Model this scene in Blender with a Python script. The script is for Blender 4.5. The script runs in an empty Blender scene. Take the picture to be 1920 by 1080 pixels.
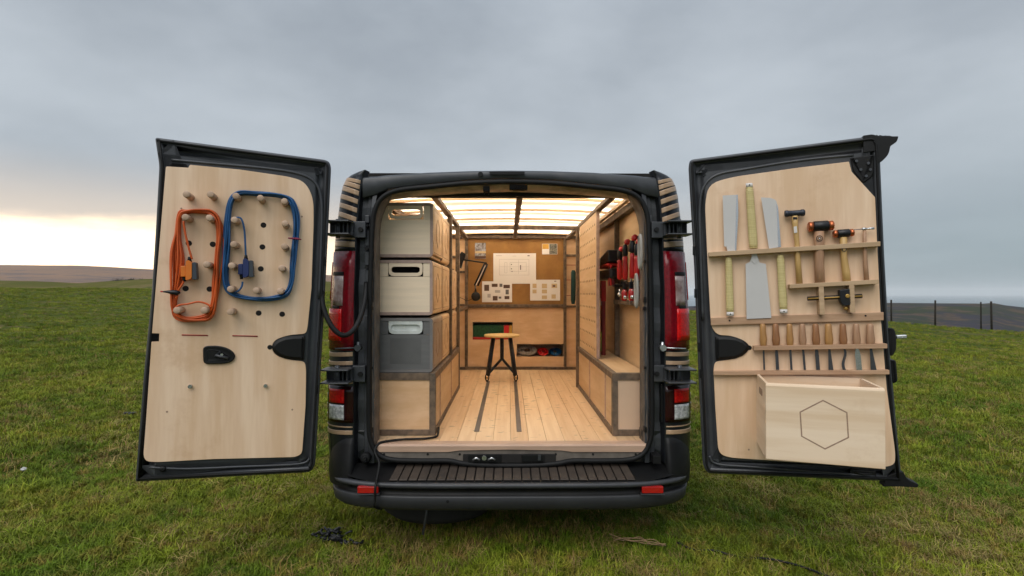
import bpy, bmesh, math, random
import numpy as np
from mathutils import Vector, Matrix, noise
R = math.radians
random.seed(7)
sc = bpy.context.scene
# ------------------------------------------------------------ camera
FPX = 983.0
CAM = Vector((0.0, -2.70, 1.335))
cd = bpy.data.cameras.new("camera"); cam = bpy.data.objects.new("camera", cd)
sc.collection.objects.link(cam); sc.camera = cam
cd.sensor_width = 36.0; cd.lens = 36.0 * FPX / 1920.0; cd.clip_end = 60000; cd.clip_start = 0.05
cam.location = CAM
cam.rotation_euler = (R(90) + math.atan(10 / FPX), 0, -math.atan(6 / FPX))
# ------------------------------------------------------------ exposure
sc.view_settings.view_transform = 'Standard'; sc.view_settings.look = 'None'
sc.view_settings.exposure = 0.27; sc.view_settings.gamma = 1.0
sc.view_settings.use_curve_mapping = False
sc.cycles.max_bounces = 7; sc.cycles.diffuse_bounces = 4; sc.cycles.glossy_bounces = 3
sc.cycles.transmission_bounces = 4; sc.cycles.volume_bounces = 1
sc.cycles.sample_clamp_indirect = 6.0
sc.cycles.use_denoising = True
# ------------------------------------------------------------ node helpers
def nn(t, typ, **kw):
    n = t.nodes.new(typ)
    for k, v in kw.items():
        setattr(n, k, v)
    return n
def lk(t, a, b): t.links.new(a, b)
def val(t, sock, v):
    if isinstance(v, (int, float)): sock.default_value = v
    elif isinstance(v, (tuple, list)):
        if len(v) == 3 and len(sock.default_value) == 4: v = (*v, 1)
        sock.default_value = v
    else: t.links.new(v, sock)
def mth(t, op, a, b=0.0, clamp=False):
    n = nn(t, 'ShaderNodeMath', operation=op); n.use_clamp = clamp
    val(t, n.inputs[0], a); val(t, n.inputs[1], b); return n.outputs[0]
def mixc(t, f, a, b, mode='MIX'):
    n = nn(t, 'ShaderNodeMix', data_type='RGBA', blend_type=mode)
    val(t, n.inputs[0], f); val(t, n.inputs[6], a); val(t, n.inputs[7], b); return n.outputs[2]
def mrange(t, v, a, b, c=0.0, d=1.0, smooth=True):
    n = nn(t, 'ShaderNodeMapRange'); n.interpolation_type = 'SMOOTHSTEP' if smooth else 'LINEAR'
    val(t, n.inputs[0], v); n.inputs[1].default_value = a; n.inputs[2].default_value = b
    n.inputs[3].default_value = c; n.inputs[4].default_value = d; return n.outputs[0]
def noi(t, vec, scale, detail=3, rough=0.5):
    n = nn(t, 'ShaderNodeTexNoise'); n.inputs['Scale'].default_value = scale
    n.inputs['Detail'].default_value = detail; n.inputs['Roughness'].default_value = rough
    if vec is not None: lk(t, vec, n.inputs['Vector'])
    return n.outputs[0]
def scaled(t, vec, s):
    n = nn(t, 'ShaderNodeMapping'); n.inputs['Scale'].default_value = s; lk(t, vec, n.inputs['Vector']); return n.outputs[0]
# ------------------------------------------------------------ world: overcast sky at dusk, bright gap low on the left
w = bpy.data.worlds.new("World"); sc.world = w; w.use_nodes = True
t = w.node_tree; t.nodes.clear()
SUN_EL, SUN_AZ = R(48), R(205)          # veiled light, azimuth clockwise from +Y
tc = nn(t, 'ShaderNodeTexCoord'); sep = nn(t, 'ShaderNodeSeparateXYZ'); lk(t, tc.outputs['Generated'], sep.inputs[0])
X, Y, Z = sep.outputs
zc = mth(t, 'MAXIMUM', Z, 0.0)
den = mth(t, 'ADD', zc, 0.16)
cv = nn(t, 'ShaderNodeCombineXYZ'); lk(t, mth(t, 'DIVIDE', X, den), cv.inputs[0]); lk(t, mth(t, 'DIVIDE', Y, den), cv.inputs[1])
n1 = noi(t, cv.outputs[0], 0.55, 3, 0.45); n2 = noi(t, cv.outputs[0], 1.9, 6, 0.55)
cl = mth(t, 'ADD', mth(t, 'MULTIPLY', n1, 0.70), mth(t, 'MULTIPLY', n2, 0.30))
cl = mrange(t, cl, 0.36, 0.64)
base = mixc(t, cl, (0.255, 0.290, 0.335), (0.44, 0.485, 0.535))
hz = mrange(t, zc, 0.0, 0.34)
left = mrange(t, mth(t, 'ADD', mth(t, 'MULTIPLY', X, -0.74), mth(t, 'MULTIPLY', Y, 0.67)), 0.05, 0.95)
rightw = mrange(t, X, 0.1, 0.75)
base = mixc(t, mth(t, 'MULTIPLY', mth(t, 'SUBTRACT', 1.0, hz), mth(t, 'ADD', 0.12, mth(t, 'MULTIPLY', rightw, 0.75))), base, (0.235, 0.305, 0.335))
mid = mth(t, 'MULTIPLY', mrange(t, zc, 0.02, 0.2), mrange(t, zc, 0.5, 0.22))
base = mixc(t, mth(t, 'MULTIPLY', mid, 0.40), base, (0.53, 0.58, 0.62))
# pale lilac cloud over the glow, then the gap itself
low = mrange(t, zc, 0.22, 0.08)
base = mixc(t, mth(t, 'MULTIPLY', mth(t, 'MULTIPLY', low, left), 0.85), base, (0.82, 0.68, 0.54))
wob = mth(t, 'MULTIPLY', mth(t, 'SUBTRACT', n2, 0.5), 0.05)
gz = mth(t, 'ADD', zc, wob)
gap = mrange(t, gz, 0.122, 0.078)
leftn = mrange(t, mth(t, 'ADD', mth(t, 'MULTIPLY', X, -0.78), mth(t, 'MULTIPLY', Y, 0.62)), 0.72, 0.97)
base = mixc(t, mth(t, 'MULTIPLY', gap, leftn), base, (2.4, 1.75, 1.12))
# overcast sky brightens towards the zenith
zen = mrange(t, zc, 0.42, 1.0, 1.0, 2.3)
base = mixc(t, 1.0, base, (1, 1, 1), 'MULTIPLY')
sky = nn(t, 'ShaderNodeTexSky', sky_type='NISHITA'); sky.sun_disc = False
sky.sun_elevation = SUN_EL; sky.sun_rotation = SUN_AZ
skyd = mixc(t, 1.0, sky.outputs[0], (0.05, 0.05, 0.05), 'MULTIPLY')
fin = mixc(t, 0.94, skyd, base)
bg = nn(t, 'ShaderNodeBackground'); lk(t, fin, bg.inputs[0])
lk(t, zen, bg.inputs[1])
wo = nn(t, 'ShaderNodeOutputWorld'); lk(t, bg.outputs[0], wo.inputs[0])
# ------------------------------------------------------------ sun veiled by cloud
sl = bpy.data.lights.new("sun", 'SUN'); so = bpy.data.objects.new("sun", sl); sc.collection.objects.link(so)
sl.energy = 1.5; sl.angle = R(50); sl.color = (1.0, 0.95, 0.88)
sd = Vector((math.sin(SUN_AZ) * math.cos(SUN_EL), math.cos(SUN_AZ) * math.cos(SUN_EL), math.sin(SUN_EL)))
so.rotation_euler = sd.to_track_quat('Z', 'Y').to_euler(); so.location = (0, -6, 12)

# ============================================================ materials
def mat(name, col, rough=0.6, metal=0.0, var=0.12, vscale=(6, 6, 6), col2=None, bump=0.0, bscale=None, coat=0.0, detail=4, spec=0.5, knots=False, dirt=0.0, fig=None):
    m = bpy.data.materials.new(name); m.use_nodes = True; t = m.node_tree
    b = t.nodes['Principled BSDF']; tc = nn(t, 'ShaderNodeTexCoord')
    v = scaled(t, tc.outputs['Object'], vscale)
    n = noi(t, v, 1.0, detail, 0.6)
    f = mrange(t, n, 0.28, 0.72)
    c2 = col2 if col2 else tuple(c * (1 - var * 2) for c in col)
    c = mixc(t, f, c2, col)
    if knots:
        k = noi(t, scaled(t, tc.outputs['Object'], knots), 1.0, 2, 0.5)
        c = mixc(t, mrange(t, k, 0.62, 0.70, 0, 0.75), c, tuple(x * 0.45 for x in col))
    if fig:
        k = noi(t, scaled(t, tc.outputs['Object'], fig), 1.0, 5, 0.6); c = mixc(t, mrange(t, k, 0.40, 0.64, 0, 0.85), c, tuple(x * y_ for x, y_ in zip(col, (0.80, 0.72, 0.62))))
        k = noi(t, scaled(t, tc.outputs['Object'], (3.1, 3.1, 3.1)), 1.0, 6, 0.7); c = mixc(t, mrange(t, k, 0.54, 0.72, 0, 0.6), c, tuple(x * y_ for x, y_ in zip(col, (0.72, 0.62, 0.52))))
    if dirt:
        k = noi(t, tc.outputs['Object'], 3.0, 5, 0.65)
        c = mixc(t, mrange(t, k, 0.45, 0.75, 0, dirt), c, (0.12, 0.095, 0.07))
    lk(t, c, b.inputs['Base Color'])
    b.inputs['Metallic'].default_value = metal
    lk(t, mrange(t, n, 0.2, 0.8, rough + 0.06, max(0.02, rough - 0.06)), b.inputs['Roughness'])
    b.inputs['Specular IOR Level'].default_value = spec
    if coat: b.inputs['Coat Weight'].default_value = coat; b.inputs['Coat Roughness'].default_value = 0.12
    if bump:
        bn = nn(t, 'ShaderNodeBump'); bn.inputs['Strength'].default_value = bump; bn.inputs['Distance'].default_value = 0.002
        vv = n if bscale is None else noi(t, scaled(t, tc.outputs['Object'], bscale), 1.0, 4, 0.6)
        lk(t, vv, bn.inputs['Height']); lk(t, bn.outputs[0], b.inputs['Normal'])
    return m
M = {}
M['paint'] = mat('dark grey paint', (0.016, 0.018, 0.022), 0.33, 0.25, 0.1, coat=0.3, dirt=0.06)
M['jamb'] = mat('satin grey painted metal', (0.058, 0.062, 0.070), 0.40, 0.2, 0.15, bump=0.1, bscale=(30, 30, 30), dirt=0.18)
M['plastic'] = mat('black plastic', (0.0055, 0.0055, 0.006), 0.5, 0, 0.15, bump=0.25, bscale=(400, 400, 400), dirt=0.04, spec=.3)
M['lip'] = mat('grey scuffed plastic', (0.045, 0.047, 0.053), 0.45, 0, 0.15, bump=0.2, bscale=(300, 300, 300))
M['rubber'] = mat('black rubber', (0.006, 0.006, 0.0065), 0.6, 0, 0.1, spec=.3)
M['rib'] = mat('dusty step plastic', (0.052, 0.037, 0.027), 0.6, 0, 0.25, (9, 9, 9))
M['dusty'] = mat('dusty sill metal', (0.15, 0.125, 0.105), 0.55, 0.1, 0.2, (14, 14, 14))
M['ply'] = mat('birch plywood face upright grain', (0.86, 0.640, 0.455), 0.55, 0, 0.1, (22, 22, 1.6), (0.76, 0.535, 0.36), bump=0.08, bscale=(180, 180, 9), fig=(9, 9, .9))
M['ply_h'] = mat('birch plywood face level grain', (0.87, 0.70, 0.53), 0.5, 0, 0.06, (1.8, 1.8, 24), (0.82, 0.645, 0.475), bump=0.06, bscale=(9, 9, 180), fig=(.9, .9, 12))
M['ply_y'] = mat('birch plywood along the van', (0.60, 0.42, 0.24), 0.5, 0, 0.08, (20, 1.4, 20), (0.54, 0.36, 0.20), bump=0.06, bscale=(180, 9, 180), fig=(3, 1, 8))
M['ply_in'] = mat('interior birch plywood', (0.70, 0.48, 0.29), 0.5, 0, 0.08, (4, 4, 9), (0.58, 0.37, 0.205), detail=6, bump=.06, fig=(2, 2, 9))
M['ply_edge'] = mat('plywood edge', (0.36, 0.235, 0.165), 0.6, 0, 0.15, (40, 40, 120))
M['rim_grey'] = mat('grey crate rim', (.20, .185, .18), .5)
M['crate_edge'] = mat('pinkish stained edge', (0.44, 0.31, 0.26), 0.55, 0, 0.12, (30, 30, 30))
M['crate_face'] = mat('pale laminate face', (0.88, 0.71, 0.52), 0.5, 0, 0.06, (2, 2, 30))
M['sleeve_grey'] = mat('grey brown stained ply', (.30, .225, .165), .5, 0, .1, (6, 6, 6))
M['crate_grey'] = mat('grey laminate', (0.145, 0.143, 0.142), 0.5, 0, 0.08, (4, 4, 40))
M['aluminium'] = mat('light grey handle plate', (0.66, 0.69, 0.66), 0.35, 0.0, 0.08, (20, 20, 20))
M['stain'] = mat('grey brown stained timber', (0.185, 0.125, 0.08), 0.6, 0, 0.22, (26, 26, 26), (0.085, 0.06, 0.042), bump=0.2, bscale=(60, 60, 60))
M['board'] = mat('brown fibreboard', (0.34, 0.165, 0.035), 0.6, 0, 0.2, (5, 5, 5), (0.24, 0.11, 0.022), detail=6, bump=0.05)
M['pine'] = mat('pine planks', (0.66, 0.455, 0.27), 0.42, 0, 0.1, (34, 1.3, 34), (0.57, 0.365, 0.20), knots=(16, 26, 16), bump=0.08)
M['pine2'] = mat('paler pine planks', (0.73, 0.53, 0.33), 0.42, 0, 0.1, (30, 1.7, 30), (0.65, 0.445, 0.26), knots=(14, 22, 14), bump=0.08)
M['pine3'] = mat('redder pine planks', (0.61, 0.40, 0.235), 0.42, 0, 0.1, (36, 1.1, 36), (0.49, 0.27, 0.13), knots=(15, 24, 15), bump=0.08)
M['nose'] = mat('pink oak nosing', (0.50, 0.33, 0.235), 0.5, 0, 0.12, (4, 40, 40))
M['oak'] = mat('rail oak', (0.50, 0.32, 0.20), 0.55, 0, 0.14, (5, 5, 50), (0.38, 0.225, 0.13), bump=0.1)
M['rail'] = mat('pale rail timber', (0.53, 0.37, 0.225), 0.55, 0, 0.12, (5, 5, 50), (0.42, 0.28, 0.16), bump=0.1)
M['dowel'] = mat('beech dowel', (0.55, 0.385, 0.27), 0.6, 0, 0.12, (25, 25, 25), (0.42, 0.28, 0.19))
M['handle_a'] = mat('golden handle wood', (0.50, 0.27, 0.095), 0.4, 0, 0.15, (40, 40, 7), (0.36, 0.18, 0.06))
M['handle_b'] = mat('brown handle wood', (0.37, 0.175, 0.075), 0.4, 0, 0.15, (40, 40, 7), (0.25, 0.11, 0.045))
M['handle_c'] = mat('pinkish handle wood', (0.46, 0.27, 0.16), 0.45, 0, 0.15, (40, 40, 7), (0.33, 0.18, 0.10))
M['hickory'] = mat('pale yellow handle wood', (0.60, 0.385, 0.15), 0.4, 0, 0.12, (40, 40, 5), (0.47, 0.29, 0.10))
M['cane'] = mat('rattan wound handle', (0.66, 0.56, 0.27), 0.6, 0, 0.12, (12, 12, 260), (0.55, 0.45, 0.20), bump=0.5)
M['steel'] = mat('matt saw steel', (0.60, 0.585, 0.575), 0.45, 0.15, 0.05, (3, 3, 3))
M['steel_d'] = mat('dark tool steel', (0.09, 0.095, 0.105), 0.38, 0.6, 0.12, (20, 20, 20))
M['chrome'] = mat('bright steel', (0.62, 0.63, 0.64), 0.25, 0.9, 0.05)
M['copper'] = mat('copper', (0.55, 0.16, 0.065), 0.3, 0.85, 0.15, (30, 30, 30))
M['iron'] = mat('black iron', (0.012, 0.012, 0.015), 0.4, 0.2, 0.2, (40, 40, 40))
M['blueblack'] = mat('blue black forged steel', (0.035, 0.042, 0.06), 0.4, 0.3, 0.2, (40, 40, 40))
M['brass'] = mat('brass and boxwood', (0.50, 0.30, 0.07), 0.35, 0.4, 0.1)
M['white'] = mat('paper', (0.70, 0.66, 0.63), 0.8, 0, 0.02)
M['ink'] = mat('grey ink', (0.16, 0.15, 0.15), 0.8, 0, 0.1)
M['inkl'] = mat('faint ink', (0.46, 0.43, 0.42), 0.8, 0, 0.1)
M['photo_a'] = mat('printed picture', (0.42, 0.42, 0.46), 0.5, 0, 0.2, (30, 30, 30), (0.08, 0.05, 0.03))
M['photo_b'] = mat('printed picture dark', (0.28, 0.27, 0.2), 0.5, 0, 0.2, (60, 60, 60), (0.02, 0.02, 0.03))
M['orange_p'] = mat('orange print', (0.62, 0.34, 0.05), 0.6)
M['tan_p'] = mat('tan print', (0.60, 0.44, 0.24), 0.6)
M['brown_p'] = mat('brown print', (0.17, 0.09, 0.06), 0.6, 0, 0.3, (150, 150, 150))
M['orange'] = mat('orange cable sheath', (0.66, 0.105, 0.012), 0.42, 0, 0.1)
M['orange_l'] = mat('orange plug plastic', (0.75, 0.19, 0.015), 0.4, 0, 0.08)
M['blue'] = mat('blue cable sheath', (0.008, 0.085, 0.24), 0.42, 0, 0.1)
M['navy'] = mat('navy plug plastic', (0.015, 0.03, 0.13), 0.45, 0, 0.1)
M['socket'] = mat('dark grey socket cover', (0.045, 0.055, 0.07), 0.5, 0, 0.1)
M['red'] = mat('red plastic', (0.50, 0.012, 0.012), 0.4, 0, 0.1)
M['red_d'] = mat('dark red paint', (0.20, 0.008, 0.012), 0.4, 0, 0.1)
M['red_line'] = mat('red slot edging', (0.35, 0.02, 0.02), 0.5)
M['green'] = mat('green case plastic', (0.008, 0.10, 0.03), 0.5, 0, 0.3, (60, 60, 60), (0.003, 0.04, 0.015))
M['lime'] = mat('lime tape', (0.30, 0.42, 0.10), 0.5)
M['teal'] = mat('teal fabric', (0.004, 0.055, 0.06), 0.7)
M['hose'] = mat('grey braided hose', (0.36, 0.32, 0.285), 0.6, 0, 0.2, (120, 120, 120))
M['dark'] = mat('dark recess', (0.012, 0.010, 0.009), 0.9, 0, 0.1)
M['hole'] = mat('drilled hole', (0.010, 0.008, 0.007), 0.9, 0, 0.05)
M['stripe'] = mat('wood veneer stripe', (0.50, 0.335, 0.21), 0.38, 0, 0.1, (6, 6, 60), (0.40, 0.26, 0.155), coat=0.3)
M['stripe_dk'] = mat('dark gloss stripe', (0.006, 0.007, 0.011), 0.35, 0, 0.1, coat=0.05, spec=.3)
M['ply_end'] = mat('warm plywood end panel', (0.82, 0.54, 0.32), 0.5, 0, 0.08, (4, 4, 9), (0.68, 0.42, 0.23), detail=6, bump=.06, fig=(3, 3, 14))
M['strip'] = mat('grey floor track', (0.16, 0.135, 0.12), 0.5, 0.2, 0.15, (20, 3, 20))
M['tyre'] = mat('tyre rubber', (0.012, 0.012, 0.012), 0.8)
M['bark'] = mat('weathered post', (0.045, 0.036, 0.028), 0.9, 0, 0.3, (20, 20, 6))
M['bush'] = mat('dark gorse', (0.02, 0.022, 0.012), 0.9, 0, 0.3, (3, 3, 3))
M['stone'] = mat('chalk stone', (0.55, 0.54, 0.52), 0.9, 0, 0.1, (20, 20, 20))
M['clod'] = mat('black plastic scrap', (0.012, 0.012, 0.014), 0.45, 0, 0.3, (40, 40, 40))
M['straw'] = mat('dry straw', (0.33, 0.22, 0.11), 0.8, 0, 0.2, (60, 60, 60))
def glassy(name, col, rough, emis=0.0, var=(0, 0, 0), sc_=60):
    m = mat(name, col, rough + .1, 0.0, 0.2, (sc_, sc_, sc_), coat=0.25, bump=0.6, spec=.35)
    return m
M['lens_dark'] = glassy('cherry red lens', (0.22, 0.005, 0.012), 0.12)
M['lens_black'] = glassy('smoked cherry lens', (0.030, 0.004, 0.005), 0.12)
M['lens_red'] = glassy('bright red lens', (0.85, 0.010, 0.010), 0.12, sc_=90)
M['lens_clear'] = mat('clear ribbed lens', (0.85, 0.85, 0.85), 0.15, 0.1, 0.3, (60, 60, 60), (0.30, 0.31, 0.31), coat=1.0, bump=1.0)
M['lens_smoke'] = mat('smoky pink lens', (0.55, 0.45, 0.43), 0.3, 0.1, 0.2, (25, 25, 18), (0.2, 0.09, 0.08), coat=0.2, bump=0.5)
M['reflector'] = mat('bumper reflector', (0.45, 0.010, 0.008), 0.25, 0, 0.15, (120, 120, 120), coat=0.7)
# ceiling diffuser: translucent sheet lit from above by the led strips
m = bpy.data.materials.new('opal diffuser sheet'); m.use_nodes = True; t = m.node_tree; t.nodes.clear()
tr = nn(t, 'ShaderNodeBsdfTranslucent'); tr.inputs[0].default_value = (0.88, 0.85, 0.80, 1)
df = nn(t, 'ShaderNodeBsdfDiffuse'); df.inputs[0].default_value = (0.75, 0.70, 0.62, 1)
mx = nn(t, 'ShaderNodeMixShader'); mx.inputs[0].default_value = 0.35
lk(t, tr.outputs[0], mx.inputs[1]); lk(t, df.outputs[0], mx.inputs[2])
oo = nn(t, 'ShaderNodeOutputMaterial'); lk(t, mx.outputs[0], oo.inputs[0]); M['opal'] = m
m = mat('white roof lining', (0.75, 0.72, 0.66), 0.8, 0, 0.02); M['lining'] = m

# ============================================================ geometry helpers
COL = sc.collection
class G:
    def __init__(s): s.v = []; s.f = []; s.smooth = []
    def add(s, vs, fs, sm=False):
        b = len(s.v); s.v += [Vector(p) for p in vs]; s.f += [tuple(i + b for i in f) for f in fs]; s.smooth += [sm] * len(fs); return s
class Fr:
    def __init__(s, o, u, v): s.o = Vector(o); s.u = Vector(u).normalized(); s.v = Vector(v).normalized(); s.n = s.u.cross(s.v); s.flip = 1
    def p(s, a, b, c=0.0): return s.o + s.u * a + s.v * b + s.n * (c * s.flip)
WF = Fr((0, 0, 0), (1, 0, 0), (0, 0, 1)); WF.flip = 1     # n = u x v = (0,-1,0): towards camera
def box(g, x0, x1, y0, y1, z0, z1):
    vs = [(x, y, z) for x in (x0, x1) for y in (y0, y1) for z in (z0, z1)]
    fs = [(0, 1, 3, 2), (4, 6, 7, 5), (0, 4, 5, 1), (2, 3, 7, 6), (0, 2, 6, 4), (1, 5, 7, 3)]
    return g.add(vs, fs)
def prism(g, F, poly, n0, n1):
    k = len(poly); vs = [F.p(a, b, n0) for a, b in poly] + [F.p(a, b, n1) for a, b in poly]
    fs = [tuple(range(k))[::-1], tuple(range(k, 2 * k))] + [(i, (i + 1) % k, (i + 1) % k + k, i + k) for i in range(k)]
    return g.add(vs, fs)
def loops(g, L, cap0=True, cap1=True, closed=True, sm=False):
    k = len(L[0]); vs = [p for l in L for p in l]; fs = []
    for j in range(len(L) - 1):
        for i in range(k if closed else k - 1):
            fs.append((j * k + i, j * k + (i + 1) % k, (j + 1) * k + (i + 1) % k, (j + 1) * k + i))
    g.add(vs, fs, sm)
    if cap0: g.add(L[0], [tuple(range(k))[::-1]])
    if cap1: g.add(L[-1], [tuple(range(k))])
    return g
def tube(g, pts, r, k=8, closed=False, caps=True):
    pts = [Vector(p) for p in pts]; n = len(pts); L = []
    T = []
    for i in range(n):
        a = pts[(i - 1) % n] if (closed or i > 0) else pts[0]; b = pts[(i + 1) % n] if (closed or i < n - 1) else pts[-1]
        d = b - a; T.append(d.normalized() if d.length > 1e-9 else Vector((0, 0, 1)))
    ref = Vector((0, 0, 1)) if abs(T[0].z) < 0.9 else Vector((1, 0, 0))
    a = (ref - T[0] * ref.dot(T[0])).normalized()
    for i in range(n):
        a = (a - T[i] * a.dot(T[i]))
        a = a.normalized() if a.length > 1e-6 else Vector((1, 0, 0)); b = T[i].cross(a)
        rr = r[i] if isinstance(r, (list, tuple)) else r
        L.append([pts[i] + a * (math.cos(2 * math.pi * j / k) * rr) + b * (math.sin(2 * math.pi * j / k) * rr) for j in range(k)])
    if closed: L.append(L[0])
    return loops(g, L, caps and not closed, caps and not closed, True, True)
def cyl(g, a, b, r0, r1=None, k=14):
    return tube(g, [a, b], [r0, r0 if r1 is None else r1], k)
def lathe(g, a, axis, prof, k=14):
    axis = Vector(axis).normalized(); return tube(g, [Vector(a) + axis * h for h, r in prof], [max(r, 1e-4) for h, r in prof], k)
def spline(pts, seg=6, closed=False):
    pts = [Vector(p) for p in pts]; n = len(pts); out = []
    for i in range(n if closed else n - 1):
        p0 = pts[(i - 1) % n] if (closed or i > 0) else pts[0]; p1 = pts[i]; p2 = pts[(i + 1) % n]
        p3 = pts[(i + 2) % n] if (closed or i + 2 < n) else pts[-1]
        for s in range(seg):
            u = s / seg
            out.append(0.5 * ((2 * p1) + (p2 - p0) * u + (2 * p0 - 5 * p1 + 4 * p2 - p3) * u * u + (3 * p1 - p0 - 3 * p2 + p3) * u ** 3))
    if not closed: out.append(pts[-1])
    return out
def rpoly(pts, seg=5):
    out = []; n = len(pts)
    for i in range(n):
        x, y = pts[i][:2]; r = pts[i][2] if len(pts[i]) > 2 else 0
        if r <= 0: out.append((x, y)); continue
        a = Vector(pts[(i - 1) % n][:2]); c = Vector(pts[(i + 1) % n][:2]); b = Vector((x, y))
        da = (a - b); dc = (c - b); ra = min(r, da.length * 0.49); rc = min(r, dc.length * 0.49)
        p = b + da.normalized() * ra; q = b + dc.normalized() * rc
        for s in range(seg + 1):
            u = s / seg; z = p * (1 - u) ** 2 + b * 2 * u * (1 - u) + q * u * u; out.append((z.x, z.y))
    return out
def area(poly): return 0.5 * sum(poly[i][0] * poly[(i + 1) % len(poly)][1] - poly[(i + 1) % len(poly)][0] * poly[i][1] for i in range(len(poly)))
def inset(poly, d):
    s = 1 if area(poly) > 0 else -1; n = len(poly); out = []
    for i in range(n):
        a = Vector(poly[(i - 1) % n]); b = Vector(poly[i]); c = Vector(poly[(i + 1) % n])
        e = b - a; f = c - b
        e = e.normalized() if e.length > 1e-9 else Vector((1, 0)); f = f.normalized() if f.length > 1e-9 else e
        n1 = Vector((-e.y, e.x)) * s; n2 = Vector((-f.y, f.x)) * s; m = n1 + n2
        m = m.normalized() if m.length > 1e-6 else n1
        k = max(0.5, m.dot(n1)); q = b + m * (d / k); out.append((q.x, q.y))
    return out
CR = cam.rotation_euler.to_matrix()
def ray(px, py): return (CR @ Vector(((px - 960) / FPX, -(py - 540) / FPX, -1.0))).normalized()
def onY(px, py, y):
    d = ray(px, py); return CAM + d * ((y - CAM.y) / d.y)
def onF(F, px, py, n=0.0):
    d = ray(px, py); o = F.p(0, 0, n); k = (o - CAM).dot(F.n) / d.dot(F.n); q = CAM + d * k - F.o
    return (q.dot(F.u), q.dot(F.v))
def onZ(px, py, z):
    d = ray(px, py); return CAM + d * ((z - CAM.z) / d.z)
OFF = {}
def thing(name, label, cat, loc=(0, 0, 0), group=None):
    o = bpy.data.objects.new(name, None); o.empty_display_size = 0.1; COL.objects.link(o); o.location = loc
    o['label'] = label; o['category'] = cat
    if group: o['group'] = group
    OFF[o.name] = Vector(loc); return o
def obj(name, g, m, parent=None, bevel=0.0, seg=2, label=None, kind=None, loc=None, flat=False, normals=True):
    me = bpy.data.meshes.new(name)
    base = OFF[parent.name] if parent else Vector((0, 0, 0))
    if loc is None:
        if parent or not len(g.v): loc = Vector((0, 0, 0))
        else:
            loc = Vector((sum(v.x for v in g.v) / len(g.v), sum(v.y for v in g.v) / len(g.v), min(v.z for v in g.v)))
            if kind: loc = Vector((0, 0, 0))
    loc = Vector(loc)
    me.from_pydata([tuple(v - base - loc) for v in g.v], [], g.f)
    me.polygons.foreach_set('use_smooth', g.smooth)
    if normals:
        bm = bmesh.new(); bm.from_mesh(me); bmesh.ops.remove_doubles(bm, verts=bm.verts, dist=1e-5)
        bmesh.ops.recalc_face_normals(bm, faces=bm.faces); bm.to_mesh(me); bm.free()
    me.materials.append(m)
    o = bpy.data.objects.new(name, me); COL.objects.link(o); o.location = loc
    if parent: o.parent = parent
    OFF[o.name] = base + loc
    if bevel:
        b = o.modifiers.new('bevel', 'BEVEL'); b.width = bevel; b.segments = seg; b.limit_method = 'ANGLE'; b.angle_limit = R(40)
    if label: o['label'] = label
    if kind: o['kind'] = kind
    return o
def tag(o, label, cat, group=None):
    o['label'] = label; o['category'] = cat
    if group: o['group'] = group
    return o
def bx(name, m, parent, x0, x1, y0, y1, z0, z1, bevel=0.002, **k):
    g = G(); box(g, x0, x1, y0, y1, z0, z1); return obj(name, g, m, parent, bevel, **k)
def interp(tab, x):
    if x <= tab[0][0]: return tab[0][1]
    for (a, b), (c, d) in zip(tab, tab[1:]):
        if x <= c: return b + (d - b) * (x - a) / (c - a)
    return tab[-1][1]
def smooth(a, b, x):
    u = min(1, max(0, (x - a) / (b - a))); return u * u * (3 - 2 * u)

# ============================================================ GROUND
EDGE = [(-900, 560), (-300, 548), (0, 544), (280, 544), (620, 548), (950, 566), (1300, 582), (1660, 595), (1760, 600), (1840, 603), (1920, 604), (2400, 606)]
def azpx(x, y):
    """column that a far point lies over, used to shape the brow of the field"""
    dx, dy = x - CAM.x, y - CAM.y
    if dy <= 0.02 * abs(dx): return -900 if dx < 0 else 2400
    return 954 + FPX * dx / dy
def ground_z(x, y):
    d = math.hypot(x - CAM.x, y - CAM.y); p = max(-900, min(2400, azpx(x, y)))
    De = interp([(-900, 55), (300, 58), (950, 45), (1650, 36), (2400, 33)], p)
    ze = CAM.z + De * (550 - interp(EDGE, p)) / FPX
    if y < CAM.y: ze *= max(0, 1 - (CAM.y - y) / 30)
    z = ze * smooth(5, De, d) if d < De else ze - 0.35 * (d - De) ** 1.0 * smooth(De, De + 12, d)
    und = (noise.noise(Vector((x * 0.35, y * 0.35, 3))) * 0.035 + noise.noise(Vector((x * 1.3, y * 1.3, 7))) * 0.028 + noise.noise(Vector((x * 4.1, y * 4.1, 9))) * 0.012) * smooth(0, 3, d)
    far = noise.noise(Vector((x * 0.09, y * 0.09, 11))) * 0.14 * smooth(10, 30, d)
    und *= 0.6 + smooth(6, 20, d) * 1.5
    return max(-110, z + und + far * (1 if d < De else 0.3))
g = G(); rings = [0.0] + [0.25 * 1.055 ** i for i in range(175)]
rings = [r for r in rings if r < 900]; NA = 260
vs = []; fs = []
for r in rings:
    for a in range(NA):
        th = 2 * math.pi * a / NA; x = CAM.x + r * math.sin(th); y = CAM.y + r * math.cos(th); vs.append((x, y, ground_z(x, y)))
for j in range(len(rings) - 1):
    for a in range(NA): fs.append((j * NA + a, j * NA + (a + 1) % NA, (j + 1) * NA + (a + 1) % NA, (j + 1) * NA + a))
g.add(vs, fs, True)
m = bpy.data.materials.new('pasture'); m.use_nodes = True; t = m.node_tree; b = t.nodes['Principled BSDF']
tc = nn(t, 'ShaderNodeTexCoord'); V = tc.outputs['Object']
a1 = noi(t, V, 0.55, 6, 0.6); a2 = noi(t, V, 4.5, 5, 0.65); a3 = noi(t, V, 60, 4, 0.7); a4 = noi(t, scaled(t, V, (0.25, 1.0, 1)), 1.3, 5, 0.6)
c = mixc(t, mrange(t, a1, 0.35, 0.65), (0.045, 0.068, 0.006), (0.090, 0.105, 0.012))
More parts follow.
